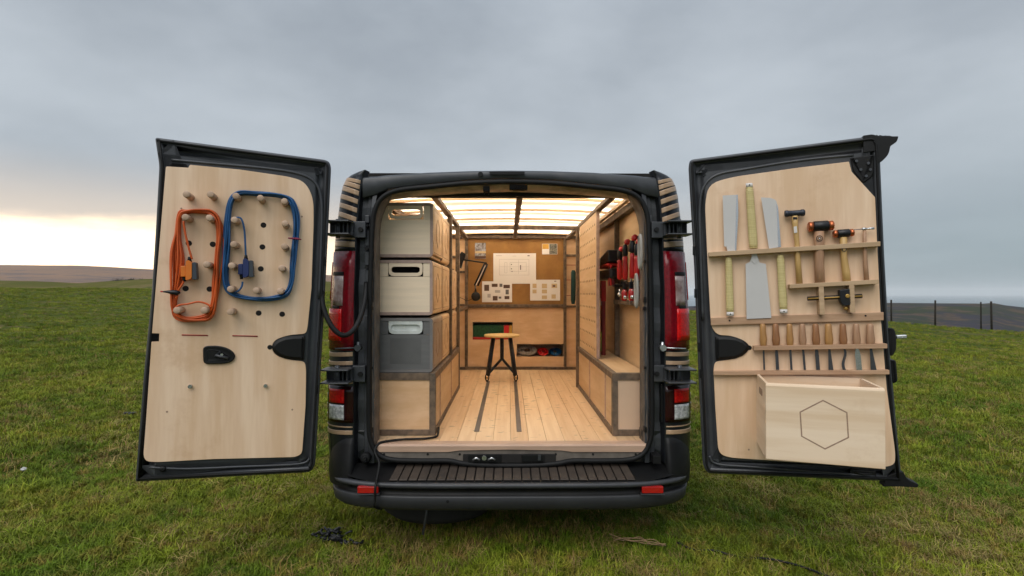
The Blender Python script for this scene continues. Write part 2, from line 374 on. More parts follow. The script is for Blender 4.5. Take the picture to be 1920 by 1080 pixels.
c = mixc(t, mrange(t, a2, 0.50, 0.72, 0, 0.6), c, (0.115, 0.095, 0.038))
c = mixc(t, mrange(t, a4, 0.52, 0.66, 0, 0.7), c, (0.13, 0.10, 0.045))
c = mixc(t, mrange(t, a3, 0.5, 0.3, 0, 0.6), c, (0.018, 0.024, 0.006))
lk(t, c, b.inputs['Base Color']); b.inputs['Roughness'].default_value = 0.95; b.inputs['Specular IOR Level'].default_value = 0.1
bn = nn(t, 'ShaderNodeBump'); bn.inputs['Strength'].default_value = 0.8; bn.inputs['Distance'].default_value = 0.05
lk(t, mth(t, 'ADD', a2, mth(t, 'MULTIPLY', a3, 0.4)), bn.inputs['Height']); lk(t, bn.outputs[0], b.inputs['Normal'])
obj('ground', g, m, kind='structure')

# grass: tufts of real blades, instanced (nobody could count them)
def blade_mat(name, cols):
    m = bpy.data.materials.new(name); m.use_nodes = True; t = m.node_tree; b = t.nodes['Principled BSDF']
    gi = nn(t, 'ShaderNodeNewGeometry'); oi = nn(t, 'ShaderNodeObjectInfo')
    p1 = noi(t, gi.outputs['Position'], 0.7, 4, 0.6); p2 = noi(t, gi.outputs['Position'], 9.0, 3, 0.6)
    c = mixc(t, mrange(t, p1, 0.35, 0.65), cols[0], cols[1])
    c = mixc(t, mrange(t, p2, 0.46, 0.70, 0, 0.75), c, cols[2])
    hs = nn(t, 'ShaderNodeHueSaturation'); lk(t, c, hs.inputs['Color']); lk(t, mrange(t, oi.outputs['Random'], 0, 1, 0.6, 1.45, False), hs.inputs['Value'])
    lk(t, hs.outputs[0], b.inputs['Base Color']); b.inputs['Roughness'].default_value = 0.7; b.inputs['Specular IOR Level'].default_value = 0.25
    b.inputs['Subsurface Weight'].default_value = 0.0
    return m
GREEN = blade_mat('grass blades', [(0.090, 0.155, 0.006), (0.205, 0.235, 0.015), (0.265, 0.185, 0.036)])
STRAW = blade_mat('dead grass blades', [(0.26, 0.185, 0.058), (0.33, 0.25, 0.09), (0.22, 0.115, 0.035)])
tuft_col = bpy.data.collections.new('grass tufts')
def tuft(i, nb, h0, h1, rad, lean, wd, m, name):
    rnd = random.Random(i); vs = []; fs = []
    for k in range(nb):
        a = rnd.uniform(0, 6.28); r = rad * math.sqrt(rnd.random()); x, y = r * math.cos(a), r * math.sin(a)
        h = rnd.uniform(h0, h1); d = rnd.uniform(0, 6.28); le = rnd.uniform(0.3, 1) * lean * h; wv = wd * rnd.uniform(.7, 1.3)
        px_, py_ = -math.sin(d) * wv, math.cos(d) * wv; dx, dy = math.cos(d), math.sin(d); b0 = len(vs)
        vs += [(x - px_, y - py_, -0.006), (x + px_, y + py_, -0.006),
               (x + dx * le * .3 - px_ * .8, y + dy * le * .3 - py_ * .8, h * .55), (x + dx * le * .3 + px_ * .8, y + dy * le * .3 + py_ * .8, h * .55),
               (x + dx * le, y + dy * le, h * (1 - 0.35 * lean * 0.5))]
        fs += [(b0, b0 + 1, b0 + 3, b0 + 2), (b0 + 2, b0 + 3, b0 + 4)]
    me = bpy.data.meshes.new(name); me.from_pydata(vs, [], fs); me.materials.append(m)
    o = bpy.data.objects.new(name, me); tuft_col.objects.link(o)
for i in range(6): tuft(i, 34, 0.018, 0.050, 0.055, 1.0, 0.0021, GREEN, 'grass_tuft_a%d' % i)
for i in range(3): tuft(20 + i, 18, 0.03, 0.075, 0.05, 1.7, 0.0015, STRAW, 'grass_tuft_b%d' % i)
for i in range(2): tuft(30 + i, 26, 0.035, 0.085, 0.06, 1.2, 0.002, GREEN, 'grass_tuft_c%d' % i)
for i in range(2): tuft(40 + i, 12, 0.006, 0.016, 0.07, 5.0, 0.0018, STRAW, 'grass_tuft_d%d' % i)
rs = np.random.RandomState(5); P = []; S = []; I = []; Ro = []
def scatter(n, d0, d1, s0, s1, thick):
    for _ in range(n):
        d = d0 * (d1 / d0) ** rs.rand() if thick else math.sqrt(d0 * d0 + rs.rand() * (d1 * d1 - d0 * d0))
        th = R(rs.uniform(-52, 52)); x = CAM.x + d * math.sin(th); y = CAM.y + d * math.cos(th)
        if abs(x) < 0.75 and 0.5 < y < 5: continue
        q = noise.noise(Vector((x * 1.1, y * 1.1, 20))) + 0.6 * noise.noise(Vector((x * 3.3, y * 3.3, 30)))
        rr = rs.rand(); q += .10 * math.tanh(x / 4) - .03 - (.10 if d > 9 else 0) + (.07 if d < 4 else 0)
        if q > 0.22: i = rs.choice([6, 7, 8, 11, 12, 0, 1, 2]) if rr < 0.75 else rs.randint(0, 6)
        elif q < -0.3: i = rs.choice([9, 10, 3, 4, 5])
        else: i = rs.randint(0, 6) if rr < 0.76 else rs.choice([6, 7, 8, 9, 10, 11, 12])
        sc_ = rs.uniform(s0, s1) * (1.35 if rs.rand() < .03 else 1) * (0.8 if -0.1 < q < 0.05 else 1.0)
        P.append((x, y, ground_z(x, y))); S.append(sc_); I.append(int(i)); Ro.append((rs.uniform(-.25, .25), rs.uniform(-.25, .25), rs.uniform(0, 6.28)))
scatter(26000, 1.9, 5.0, 0.55, 1.15, False)
scatter(22000, 5.0, 11.0, 0.8, 1.5, False)
scatter(44000, 11.0, 34.0, 0.9, 1.6, True)
scatter(26000, 34.0, 60.0, 1.5, 2.4, False)
me = bpy.data.meshes.new('grass'); me.from_pydata(P, [], [])
at = me.attributes.new('scl', 'FLOAT', 'POINT'); at.data.foreach_set('value', S)
at = me.attributes.new('idx', 'INT', 'POINT'); at.data.foreach_set('value', I)
at = me.attributes.new('rot', 'FLOAT_VECTOR', 'POINT'); at.data.foreach_set('vector', np.array(Ro).ravel())
grass = bpy.data.objects.new('grass', me); COL.objects.link(grass); tag(grass, 'short grazed grass mixed with dry straw all over the field', 'grass'); grass['kind'] = 'stuff'
ng = bpy.data.node_groups.new('grass scatter', 'GeometryNodeTree')
ng.interface.new_socket('Geometry', in_out='INPUT', socket_type='NodeSocketGeometry'); ng.interface.new_socket('Geometry', in_out='OUTPUT', socket_type='NodeSocketGeometry')
gi = ng.nodes.new('NodeGroupInput'); go = ng.nodes.new('NodeGroupOutput')
ci = ng.nodes.new('GeometryNodeCollectionInfo'); ci.inputs['Collection'].default_value = tuft_col; ci.inputs['Separate Children'].default_value = True; ci.inputs['Reset Children'].default_value = True
ip = ng.nodes.new('GeometryNodeInstanceOnPoints'); ip.inputs['Pick Instance'].default_value = True
def na(nm, typ):
    n = ng.nodes.new('GeometryNodeInputNamedAttribute'); n.data_type = typ; n.inputs['Name'].default_value = nm; return n.outputs['Attribute']
ng.links.new(gi.outputs[0], ip.inputs['Points']); ng.links.new(ci.outputs[0], ip.inputs['Instance'])
ng.links.new(na('idx', 'INT'), ip.inputs['Instance Index']); ng.links.new(na('scl', 'FLOAT'), ip.inputs['Scale'])
er = ng.nodes.new('FunctionNodeEulerToRotation'); ng.links.new(na('rot', 'FLOAT_VECTOR'), er.inputs[0]); ng.links.new(er.outputs[0], ip.inputs['Rotation'])
ng.links.new(ip.outputs[0], go.inputs[0])
md = grass.modifiers.new('scatter', 'NODES'); md.node_group = ng

# far terrain
def hill_mat(name, ca, cb, cc, s, stretch):
    m = bpy.data.materials.new(name); m.use_nodes = True; t = m.node_tree; b = t.nodes['Principled BSDF']
    tc = nn(t, 'ShaderNodeTexCoord'); v = scaled(t, tc.outputs['Object'], stretch)
    x1 = noi(t, v, s, 5, 0.6); x2 = noi(t, v, s * 2.7, 4, 0.6)
    c = mixc(t, mrange(t, x1, 0.4, 0.6), ca, cb); c = mixc(t, mrange(t, x2, 0.5, 0.62), c, cc)
    lk(t, c, b.inputs['Base Color']); b.inputs['Roughness'].default_value = 1; b.inputs['Specular IOR Level'].default_value = 0; return m
def hill(name, prof, D, drop, m, rough=0.0, back=1.3):
    """a ridge whose crest stands D metres off, sloping down in front and behind"""
    g = G(); L = []; p0, p1 = prof[0][0], prof[-1][0]; N = 150
    rows = [(0.45, -1.0), (0.6, -0.7), (0.75, -0.38), (0.88, -0.13), (0.96, -0.03), (1.0, 0.0), (1.08, -0.1), (back, -0.8)]
    for fd, fz in rows:
        r = []
        for i in range(N + 1):
            px = p0 + (p1 - p0) * i / N; az = math.atan((px - 954) / FPX); cz = CAM.z + D * (550 - interp(prof, px)) / FPX
            d = D * fd / math.cos(az); x = CAM.x + d * math.sin(az); y = CAM.y + d * math.cos(az)
            r.append((x, y, cz + fz * drop + noise.noise(Vector((x * 6 / D, y * 6 / D, 1))) * rough * (0.25 if fd == 1.0 else 1)))
        L.append(r)
    loops(g, L, False, False, False, True); return obj(name, g, m, kind='structure')
hill('olive_field', [(-900, 524), (0, 526), (60, 527), (110, 529), (150, 531), (210, 527), (280, 523), (400, 522), (620, 528), (900, 560), (1150, 600)], 300, 30,
     hill_mat('olive pasture', (0.105, 0.098, 0.03), (0.085, 0.09, 0.028), (0.14, 0.115, 0.05), 0.02, (1, 1, 1)), 0.4)
hill('hills', [(-1200, 505), (-300, 500), (0, 498), (140, 498), (200, 501), (280, 505), (420, 509), (620, 516), (800, 530), (950, 548), (1100, 570)], 2600, 170,
     hill_mat('far downland', (0.24, 0.150, 0.100), (0.20, 0.130, 0.095), (0.15, 0.11, 0.095), 0.0022, (1, 2.2, 1)), 12)
hill('valley_farmland', [(950, 590), (1300, 574), (1600, 569), (1670, 568), (1750, 568.5), (1850, 570), (1866, 568.5), (1890, 573), (1930, 577), (2100, 583), (2500, 600)], 1500, 75,
     hill_mat('patchwork farmland', (0.034, 0.033, 0.044), (0.030, 0.040, 0.020), (0.085, 0.058, 0.042), 0.006, (1, 1.6, 1)), 8)
hill('headland', [(1500, 565), (1800, 571), (1880, 572), (1960, 573), (2500, 575)], 5200, 120,
     hill_mat('distant coast', (0.07, 0.075, 0.09), (0.06, 0.07, 0.075), (0.1, 0.09, 0.09), 0.002, (1, 1, 1)), 5)
g = G(); g.add([(-30000, -30000, -112), (30000, -30000, -112), (30000, 30000, -112), (-30000, 30000, -112)], [(0, 1, 2, 3)])
obj('sea', g, mat('grey sea', (0.16, 0.21, 0.23), 0.55, 0, 0.1, (0.002, 0.004, 1)), kind='structure')

# ============================================================ VAN
van = thing('van', 'dark grey panel van seen from behind with both rear doors open', 'van', (0, 0, 0))
FZ = 0.56                                   # load floor
XO = [(0.45, .955), (0.54, .964), (.737, .970), (1.05, .958), (1.31, .949), (1.65, .927), (1.762, .912), (1.848, .902), (1.905, .889), (1.939, .872), (1.956, .848), (1.967, .81), (1.972, .775)]
XI = [(0.45, .800), (1.33, .800), (1.64, .790), (1.8, .778), (1.94, .760), (1.972, .745)]
def pil(side, z, f, off=0.0):
    """point on the rounded rear corner: f 0 = jamb edge, 1 = flush with the side, >1 runs forward along the side"""
    cx = 0.004; xo = interp(XO, z); xi = interp(XI, z); r = 0.12
    if f <= 1: th = f * math.pi / 2; x = xi + (xo - xi) * math.sin(th); y = 0.0 + r * (1 - math.cos(th)); nx, ny = math.sin(th) * r / max(xo - xi, .03), -math.cos(th)
    else: x = xo; y = r + (f - 1) * 0.5; nx, ny = 1, 0
    l = math.hypot(nx, ny); return Vector((cx + side * (x + nx / l * off), y + ny / l * off, z))
def patch(side, z0, z1, f0, f1, proud, slope=0.0, nf=8, nz=6, bow=0.0, base=0.001):
    g = G(); O = []; 
    def P(u, v, off):
        f = f0 + (f1 - f0) * u; z = z0 + (z1 - z0) * v + slope * math.sin(min(f, 1) * math.pi / 2) + bow * math.sin(math.pi * u); return pil(side, z, f, off)
    A = [[P(i / nf, j / nz, proud) for i in range(nf + 1)] for j in range(nz + 1)]
    loops(g, A, False, False, False, True)
    rim = [(i / nf, 0) for i in range(nf + 1)] + [(1, j / nz) for j in range(1, nz + 1)] + [(i / nf, 1) for i in range(nf - 1, -1, -1)] + [(0, j / nz) for j in range(nz - 1, 0, -1)]
    loops(g, [[P(u, v, proud) for u, v in rim], [P(u, v, -base) for u, v in rim]], False, False, True, False)
    return g
# body shell: sides, roof, front
def section(y, s=1.0, top=0.0, z0=0.42):
    pts = []
    for z, x in XO: 
        if z >= z0: pts.append((x * s, z + (top if z > 1.3 else 0)))
    pts.append((0.745 * s, 2.012 + top)); pts.append((0.60 * s, 2.035 + top)); pts.append((0.3 * s, 2.048 + top)); pts.append((0, 2.052 + top))
    left = [(-a, b) for a, b in pts[:-1]][::-1]
    full = [(a, b) for a, b in pts] + left
    return [Vector((0.004 + a, y, b)) for a, b in full]
g = G()
stations = [(0.125, 1, -0.095), (0.3, 1, -.06), (0.46, 1, -0.0), (1.5, 1.0, 0.0), (3.0, 1.0, 0.0), (3.5, 0.99, -0.0), (4.1, .96, -.25), (4.45, 0.95, -0.75), (4.95, 0.88, -0.95), (5.05, .8, -1.05)]
L = []
for y, s, tp in stations:
    pts = section(y, s, 0)
    L.append([Vector((p.x, p.y, min(p.z, 2.05 + tp) if tp < 0 else p.z)) for p in pts])
loops(g, L, False, True, False, True)
body = obj('body_side', g, M['paint'], van)
# roof tail panel: from the roof skin back to the header
cx = 954
def oy(px, py, y=0.0): return onY(px, py, y)
ROOF = [(680, 333), (705, 332.5), (720, 330.5), (800, 325), (880, 322), (957, 321), (1034, 322), (1114, 325), (1194, 331), (1208, 333), (1234, 334)]
HEAD = [(680, 372), (705, 366), (728, 355), (800, 346.5), (880, 338.5), (957, 335), (1034, 338.5), (1114, 346.5), (1186, 355.5), (1210, 366), (1234, 372)]
g = G()
r0 = [oy(x, y, 0.01) for x, y in ROOF]
loops(g, [[p + Vector((0, 0.5, 0.045)) for p in r0], [p + Vector((0, 0.12, 0.028)) for p in r0], [p + Vector((0, 0.02, 0.008)) for p in r0], r0, [p + Vector((0, -0.004, -0.008)) for p in r0],
          [oy(x, y - 3, 0.004) for x, y in HEAD], [oy(x, y, 0.012) for x, y in HEAD], [oy(x, y, 0.06) for x, y in HEAD]], False, False, False, True)
obj('roof_header', g, M['jamb'], van)
g = G()   # slot for the high brake light and a plug
prism(g, Fr((0, 0.002, 0), (1, 0, 0), (0, 0, 1)), rpoly([(*oy(917, 322.5, 0).xz, .003), (*oy(984, 322.5, 0).xz, .003), (*oy(983, 328, 0).xz, .003), (*oy(919, 328, 0).xz, .003)], 2), 0.002, 0.012)
obj('brake_light', g, M['plastic'], van)
g = G(); p = oy(901, 327, 0.0); cyl(g, p + Vector((0, -.006, 0)), p + Vector((0, .02, 0)), 0.013); obj('roof_plug', g, M['rubber'], van)
# inner header, lining strip with warm light painted into its colour, latch brackets
g = G()
top = [(700, 368), (735, 352), (800, 345), (880, 338), (957, 335.5), (1034, 338), (1114, 345), (1180, 352), (1214, 368)]
loops(g, [[oy(x, y, 0.055) for x, y in top], [oy(x, y + 9, 0.07) for x, y in top]], False, False, False, True)
obj('header_recess', g, M['jamb'], van)
g = G()
ST = [(705, 378), (735, 360), (800, 352.5), (880, 347.5), (957, 345), (1034, 347.5), (1114, 352.5), (1180, 360), (1211, 378)]
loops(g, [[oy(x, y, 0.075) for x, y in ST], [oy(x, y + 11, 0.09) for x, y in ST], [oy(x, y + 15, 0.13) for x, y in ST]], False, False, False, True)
obj('header_lining', g, mat('inner header metal with lit tone painted in', (0.72, 0.53, 0.40), 0.5, 0.1, 0.3, (7, 7, 30)), van)
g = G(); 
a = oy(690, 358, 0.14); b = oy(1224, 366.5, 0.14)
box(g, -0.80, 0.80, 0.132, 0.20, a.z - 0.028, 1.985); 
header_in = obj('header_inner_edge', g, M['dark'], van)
for px, py, wx in ((912, 354, 12), (973, 351, 22)):
    g = G(); p0 = oy(px - wx / 2, py - 4, 0.06); p1 = oy(px + wx / 2, py + 5, 0.06); box(g, p0.x, p1.x, 0.045, 0.10, p1.z, p0.z)
    if wx > 20:
        q = oy(px, py, 0.04); box(g, q.x - .05, q.x + .045, 0.052, .07, q.z - .012, q.z + .018); cyl(g, q + Vector((-.012, 0, 0)), q + Vector((-.012, 0.02, 0)), .006); cyl(g, q + Vector((.014, 0, 0)), q + Vector((.014, 0.02, 0)), .006)
    else:
        box(g, p0.x + .003, p0.x + .007, .05, .07, p1.z - .016, p1.z); box(g, p1.x - .007, p1.x - .003, .05, .07, p1.z - .016, p1.z)
    obj('striker', g, M['plastic'], van, 0.001)
# rear jambs and pillars
SEAL = [(957, 341), (880, 343.5), (800, 351), (748, 357), (719, 369), (704, 392), (698, 430), (694, 560), (692, 700), (692, 800), (697, 832), (710, 852), (735, 862), (790, 864), (840, 864), (868, 869), (905, 872), (957, 873)]
SEALC = SEAL + [(1914 - x, y) for x, y in SEAL[-2:0:-1]]
g = G(); tube(g, [oy(x, y, -0.004) for x, y in [(p.x, p.y) for p in spline([Vector((a, b, 0)) for a, b in SEALC], 4, True)]], 0.0135, 8, True)
obj('door_seal', g, M['rubber'], van)
for side in (-1, 1):
    sx = lambda x: 957 + side * (957 - x) if side > 0 else x   # mirror the left pixel column
    # corner column
    g = G(); rows = []
    zs = [0.46 + i * (1.90 - 0.46) / 36 for i in range(36)] + [1.90 + i * .072 / 12 for i in range(13)]
    for z in zs: rows.append([pil(side, z, f) for f in [i / 10 for i in range(11)] + [1.15, 2.0]])
    loops(g, rows, False, False, False, True)
    loops(g, [[pil(side, z, 0) for z in zs], [pil(side, z, 0) + Vector((-side * 0.004, 0.012, 0)) for z in zs], [pil(side, z, 0) + Vector((-side * 0.012, 0.05, 0)) for z in zs]], False, False, False, True)
    obj('corner_pillar', g, M['paint'], van)
    # jamb pressing, stepped, between pillar and seal
    g = G(); pr = [(0.0, 0.035), (0.012, 0.045), (0.045, 0.047), (0.052, 0.030), (0.072, 0.026), (0.080, 0.012), (0.105, 0.010)]
    rows = []
    for z in zs:
        if z > 1.93: continue
        w_ = interp(XI, z) + 0.002
        inner = abs(oy(698, 500, 0).x) - 0.004 if z < 1.7 else abs(oy(698, 500, 0).x) - 0.004 - (z - 1.7) ** 2 * 0.6
        k = (w_ - inner) / 0.105
        rows.append([Vector((0.004 + side * (w_ - a * k), y + 0.004 * math.sin(z * 31), z)) for a, y in pr])
    loops(g, rows, False, False, False, False); obj('door_jamb', g, M['jamb'], van)
    g = G()   # small pressings and bolts down the jamb
    for z0, z1 in ((1.74, 1.70), (1.66, 1.58), (1.55, 1.48), (1.46, 1.36), (1.33, 1.26), (1.22, 1.15), (0.95, 0.90)):
        g = G(); box(g, side * 0.735 - 0.011, side * 0.735 + 0.011, 0.018, 0.04, z1, z0); obj('jamb_bracket', g, M['jamb'], van, 0.003)
    for z0 in (1.685, 1.565, 1.47, 1.345): g = G(); cyl(g, (side * 0.735, 0.006, z0), (side * 0.735, 0.03, z0), 0.009); obj('jamb_bolt', g, M['plastic'], van)
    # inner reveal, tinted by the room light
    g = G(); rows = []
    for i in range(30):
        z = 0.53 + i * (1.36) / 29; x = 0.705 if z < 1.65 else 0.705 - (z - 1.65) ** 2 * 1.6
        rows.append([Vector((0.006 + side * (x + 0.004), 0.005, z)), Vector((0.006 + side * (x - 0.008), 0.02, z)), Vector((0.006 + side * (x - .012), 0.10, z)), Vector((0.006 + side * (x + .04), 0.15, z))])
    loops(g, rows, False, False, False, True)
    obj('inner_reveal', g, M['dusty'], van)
    g = G()
    for z0, s_ in ((1.30, .012), (1.255, .008), (1.50, .006), (0.95, .006), (0.63, .012)): g = G(); box(g, side * .704 - .006, side * .704 + .006, 0.0, 0.03, z0 - s_, z0 + s_ * 1.4); obj('reveal_clip', g, M['plastic'], van, 0.002)
    # veneer stripes on the upper corner and bands between the lights
    zz = 1.640
    obj('gloss_band', patch(side, 1.668, 1.945, 0.0, 1.3, 0.0012), M['stripe_dk'], van)
    obj('gloss_band', patch(side, 1.555, 1.64, 0.0, 1.3, 0.0012), M['stripe_dk'], van)
    tops = [(1.700, .025), (1.747, .025), (1.792, .025), (1.835, .025), (1.868, .023), (1.898, .018)]
    for z0, h in tops:
        o = obj('stripe', patch(side, z0, z0 + h, 0.02, 1.3, 0.0022, slope=0.047 - max(0, z0 - 1.85) * .3), M['stripe'], van)
    obj('stripe', patch(side, 1.571, 1.600, 0.02, 1.3, 0.0022, slope=0.012), M['stripe'], van)
    obj('stripe', patch(side, 1.612, 1.620, 0.02, 1.0, 0.0022, slope=0.008), M['stripe'], van)
    for z0, h, sl in ((1.012, .022, -0.003), (0.968, .020, -0.003), (0.872, .028, -0.01), (0.61, .022, 0.0), (0.646, .006, 0.004)):
        obj('stripe', patch(side, z0, z0 + h, 0.02, 1.3, 0.0024, slope=sl, bow=-0.004), M['stripe'], van)
    for z0 in (.832, .782, .732, .682): obj('stripe', patch(side, z0, z0 + .024, 0.69, 1.4, 0.0022), M['stripe'], van)
    # tail lights
    tl = obj('tail_light', patch(side, 1.042, 1.552, 0.0, 1.12, 0.006), M['lens_dark'], van)
    obj('clear_lens', patch(side, 1.272, 1.425, 0.25, 0.54, 0.010), M['lens_smoke'], tl)
    obj('red_lens', patch(side, 1.09, 1.255, 0.27, 0.92, 0.010), M['lens_red'], tl)
    obj('red_lens', patch(side, 1.30, 1.50, 0.80, 1.12, 0.009), M['lens_red'], tl)
    obj('lens_cap', patch(side, 1.428, 1.446, 0.25, 0.60, 0.011), M['plastic'], tl)
    obj('lens_cap', patch(side, 1.258, 1.269, 0.34, 0.56, 0.011), M['plastic'], tl)
    ll = obj('lower_light', patch(side, 0.672, 0.858, -0.0, 0.66, 0.007), M['lens_black'], van)
    obj('red_lens', patch(side, 0.772, 0.842, 0.18, 0.56, 0.011), M['lens_red'], ll)
    obj('reversing_lens', patch(side, 0.686, 0.762, 0.18, 0.56, 0.011), M['lens_clear'], ll)
    g = G(); box(g, side * .80 - .012, side * .80 + .012, 0.018, 0.05, .665, .862); obj('light_bezel', g, M['plastic'], van, 0.003)
    # latch rod across the light
    g = G(); p = oy(sx(672), 652, -0.01); cyl(g, p, oy(sx(628), 654, -0.02), 0.004); cyl(g, p + Vector((0, .02, 0)), p + Vector((0, -.02, 0)), 0.016); cyl(g, p + Vector((0, .0, -.02)), p + Vector((0, 0, .03)), 0.008)
    obj('door_check', g, M['chrome'] if side > 0 else M['steel_d'], van)
    # bump stop low on the jamb
    g = G(); p = oy(sx(684), 860, -0.02)
    if side < 0: lathe(g, p + Vector((0, .03, 0)), (0, -1, 0), [(0, .028), (.02, .028), (.03, .022), (.03, .012), (.045, .011)]); 
    else: box(g, p.x - .02, p.x + .02, p.y - .02, .04, p.z - .02, p.z + .02)
    obj('bump_stop', g, M['rubber'], van, 0.002)
    g = G()   # lower corner of the jamb down to the bumper
    box(g, min(side * .70, side * .93), max(side * .70, side * .93), 0.045, 0.12, 0.44, 0.62); obj('lower_jamb', g, M['paint'], van, 0.004)
# sill and latch area
g = G()
SIL = [(705, 848), (840, 848), (862, 845), (957, 843.5), (1052, 845), (1074, 848), (1212, 848)]
SIB = [(712, 860), (840, 861), (868, 867), (957, 870), (1046, 867), (1074, 861), (1202, 860)]
loops(g, [[oy(x, y - 3, 0.06) for x, y in SIL], [oy(x, y, 0.0) for x, y in SIL], [oy(x, y, -0.004) for x, y in SIB], [oy(x, y + 5, 0.02) for x, y in SIB]], False, False, False, False)
obj('sill_plate', g, M['dusty'], van)
g = G()
for px in (720, 802, 862, 1042, 1112, 1192):
    g = G(); p = oy(px, 852, -0.003); cyl(g, p, p + Vector((0, 0.01, 0)), 0.006); obj('sill_bolt', g, M['plastic'], van)
g = G(); a = oy(868, 851, 0); b = oy(1042, 867, 0); box(g, a.x, b.x, -.008, .02, b.z, a.z); obj('latch_recess', g, M['dark'], van, .004)
g = G(); a = oy(878, 851, 0); b = oy(940, 866, 0); box(g, a.x, b.x, -0.012, 0.02, b.z, a.z); lp = obj('latch_plate', g, M['plastic'], van, 0.002)
g = G()
for px in (893, 922):
    p = oy(px, 861, -0.02); tube(g, [p + Vector((-.018, 0, -.004)), p + Vector((0, -.006, .008)), p + Vector((.018, 0, -.004))], .006, 8)
p = oy(908, 858, -.012); cyl(g, p, p + Vector((0, -.01, 0)), .012)
obj('latch_hook', g, M['chrome'], lp)
g = G(); a = oy(978, 851, 0); b = oy(1020, 864, 0); box(g, a.x, b.x, -0.016, 0.02, b.z, a.z); lp = obj('latch_plate', g, M['plastic'], van, 0.002)
g = G(); a = oy(1009, 853, -.02); b = oy(1014, 863, -.02); box(g, a.x, b.x, -0.022, -.014, b.z, a.z); obj('latch_hook', g, M['steel_d'], lp)
# rear valance behind the step
g = G(); box(g, -0.80, 0.81, 0.045, 0.10, 0.36, 0.475); obj('rear_valance', g, M['paint'], van)
g = G(); box(g, -0.72, 0.73, 0.035, 0.20, 0.47, FZ - 0.032); obj('floor_pan', g, M['jamb'], van)
g = G(); box(g, -0.86, 0.87, 0.2, 4.6, 0.36, 0.50); obj('underbody', g, M['rubber'], van)
# bumper
def plan(W, D, yc, n=4.6, k=46):
    out = []
    for i in range(k + 1):
        th = math.pi * (1 - i / k); c, s = math.cos(th), math.sin(th)
        out.append((math.copysign(abs(c) ** (2 / n), c) * W, yc - (abs(s) ** (2 / n)) * D))
    return out
g = G(); rows = []
for z, ins in ((0.256, .085), (0.260, .055), (0.268, .030), (0.285, .014), (0.338, .012), (0.342, .016), (0.346, .026), (0.372, .020), (0.380, .010), (0.386, .001), (0.396, 0), (0.402, .006), (0.402, .014)):
    rows.append([Vector((0.008 + x, y, z)) for x, y in plan(0.955 - ins * 1.2, 0.475 - ins, 0.345)])
loops(g, rows, False, False, False, True)
bump = obj('bumper', g, M['plastic'], van)
g = G(); rows = []
for z, ins in ((0.258, .050), (0.266, .026), (0.283, .010), (0.334, .004), (0.3395, .008), (0.340, .02)):
    rows.append([Vector((0.008 + x, y, z)) for x, y in plan(0.955 - ins * 1.2, 0.475 - ins, 0.345)])
loops(g, rows, False, False, False, True); obj('bumper_skirt', g, mat('charcoal plastic skirt', (.024, .025, .028), .5, 0, .15, bump=.2, bscale=(400, 400, 400)), bump)
g = G(); rows = []
for z, ins in ((0.377, .012), (0.383, -.001), (0.396, -.003), (0.4032, .004), (0.4032, .018)):
    rows.append([Vector((0.008 + x, y, z + .05 * max(0, y + .05) )) for x, y in plan(0.955 - ins * 1.2, 0.475 - ins, 0.345)][4:-4])
loops(g, rows, False, False, False, True); obj('bumper_lip', g, M['lip'], bump)
for side in (-1, 1):
    g = G(); rows = []
    for z, e in ((0.36, .000), (0.42, .004), (0.50, 0.006), (0.56, .004), (0.592, .002), (0.600, -.02)):
        r = []
        for i in range(13):
            f = i / 12; th = f * math.pi / 2; xo = 0.955 + e; xi = .80
            r.append(Vector((0.006 + side * (xi + (xo - xi) * math.sin(th)), -0.045 - e + (0.17) * (1 - math.cos(th)) + max(0, z - .43) * .28, z)))
        r.append(Vector((0.006 + side * (0.955 + e), 0.5, z))); rows.append([Vector((0.006 + side * 0.80, 0.06, z))] + r)
    loops(g, rows, False, False, False, True)
    obj('bumper_corner', g, M['plastic'], bump)
STEPZ = lambda y: 0.4035 + (y + 0.11) * 0.34
g = G(); op = [(x, y) for x, y in plan(.945, .465, .345) if y < .04]; loops(g, [[Vector((.008 + x, y, STEPZ(y) - .003)) for x, y in op], [Vector((.008 + x * .86, .05, STEPZ(.05) - .003)) for x, y in op]], False, False, False, True)
obj('step_tread', g, M['plastic'], bump)
xs = -0.59
while xs < 0.62:
    g = G(); wd = 0.047; x0, x1 = xs, xs + wd - 0.006
    vs = []
    for dz in (0, 0.006):
        for x, y in ((x0, -.098), (x1, -.098), (x1, .018), (x0, .018)): vs.append((x + (0.012 * (y + .098) / .1) * (-1 if x > 0 else 1) * abs(x) * 2, y, STEPZ(y) + dz + .001))
    g.add(vs, [(0, 3, 2, 1), (4, 5, 6, 7), (0, 1, 5, 4), (1, 2, 6, 5), (2, 3, 7, 6), (3, 0, 4, 7)])
    obj('tread_pad', g, M['rib'], bump, 0.0015, 1); xs += wd
for px0, px1 in ((670, 709), (1204, 1244)):
    a = onY(px0, 913, -0.116); b = onY(px1, 925, -0.116); g = G(); box(g, a.x, b.x, -.116, -.095, b.z, a.z); obj('reflector', g, M['reflector'], bump, 0.002)
    g = G(); box(g, a.x - .006, b.x + .006, -.119, -.09, b.z - .008, b.z - .003); obj('reflector_bezel', g, M['lip'], bump, 0.001)
g = G(); p = onY(840, 938, -.11); cyl(g, (p.x, -.1265, p.z), (p.x, -.10, p.z), .007); obj('parking_sensor', g, M['rubber'], bump)
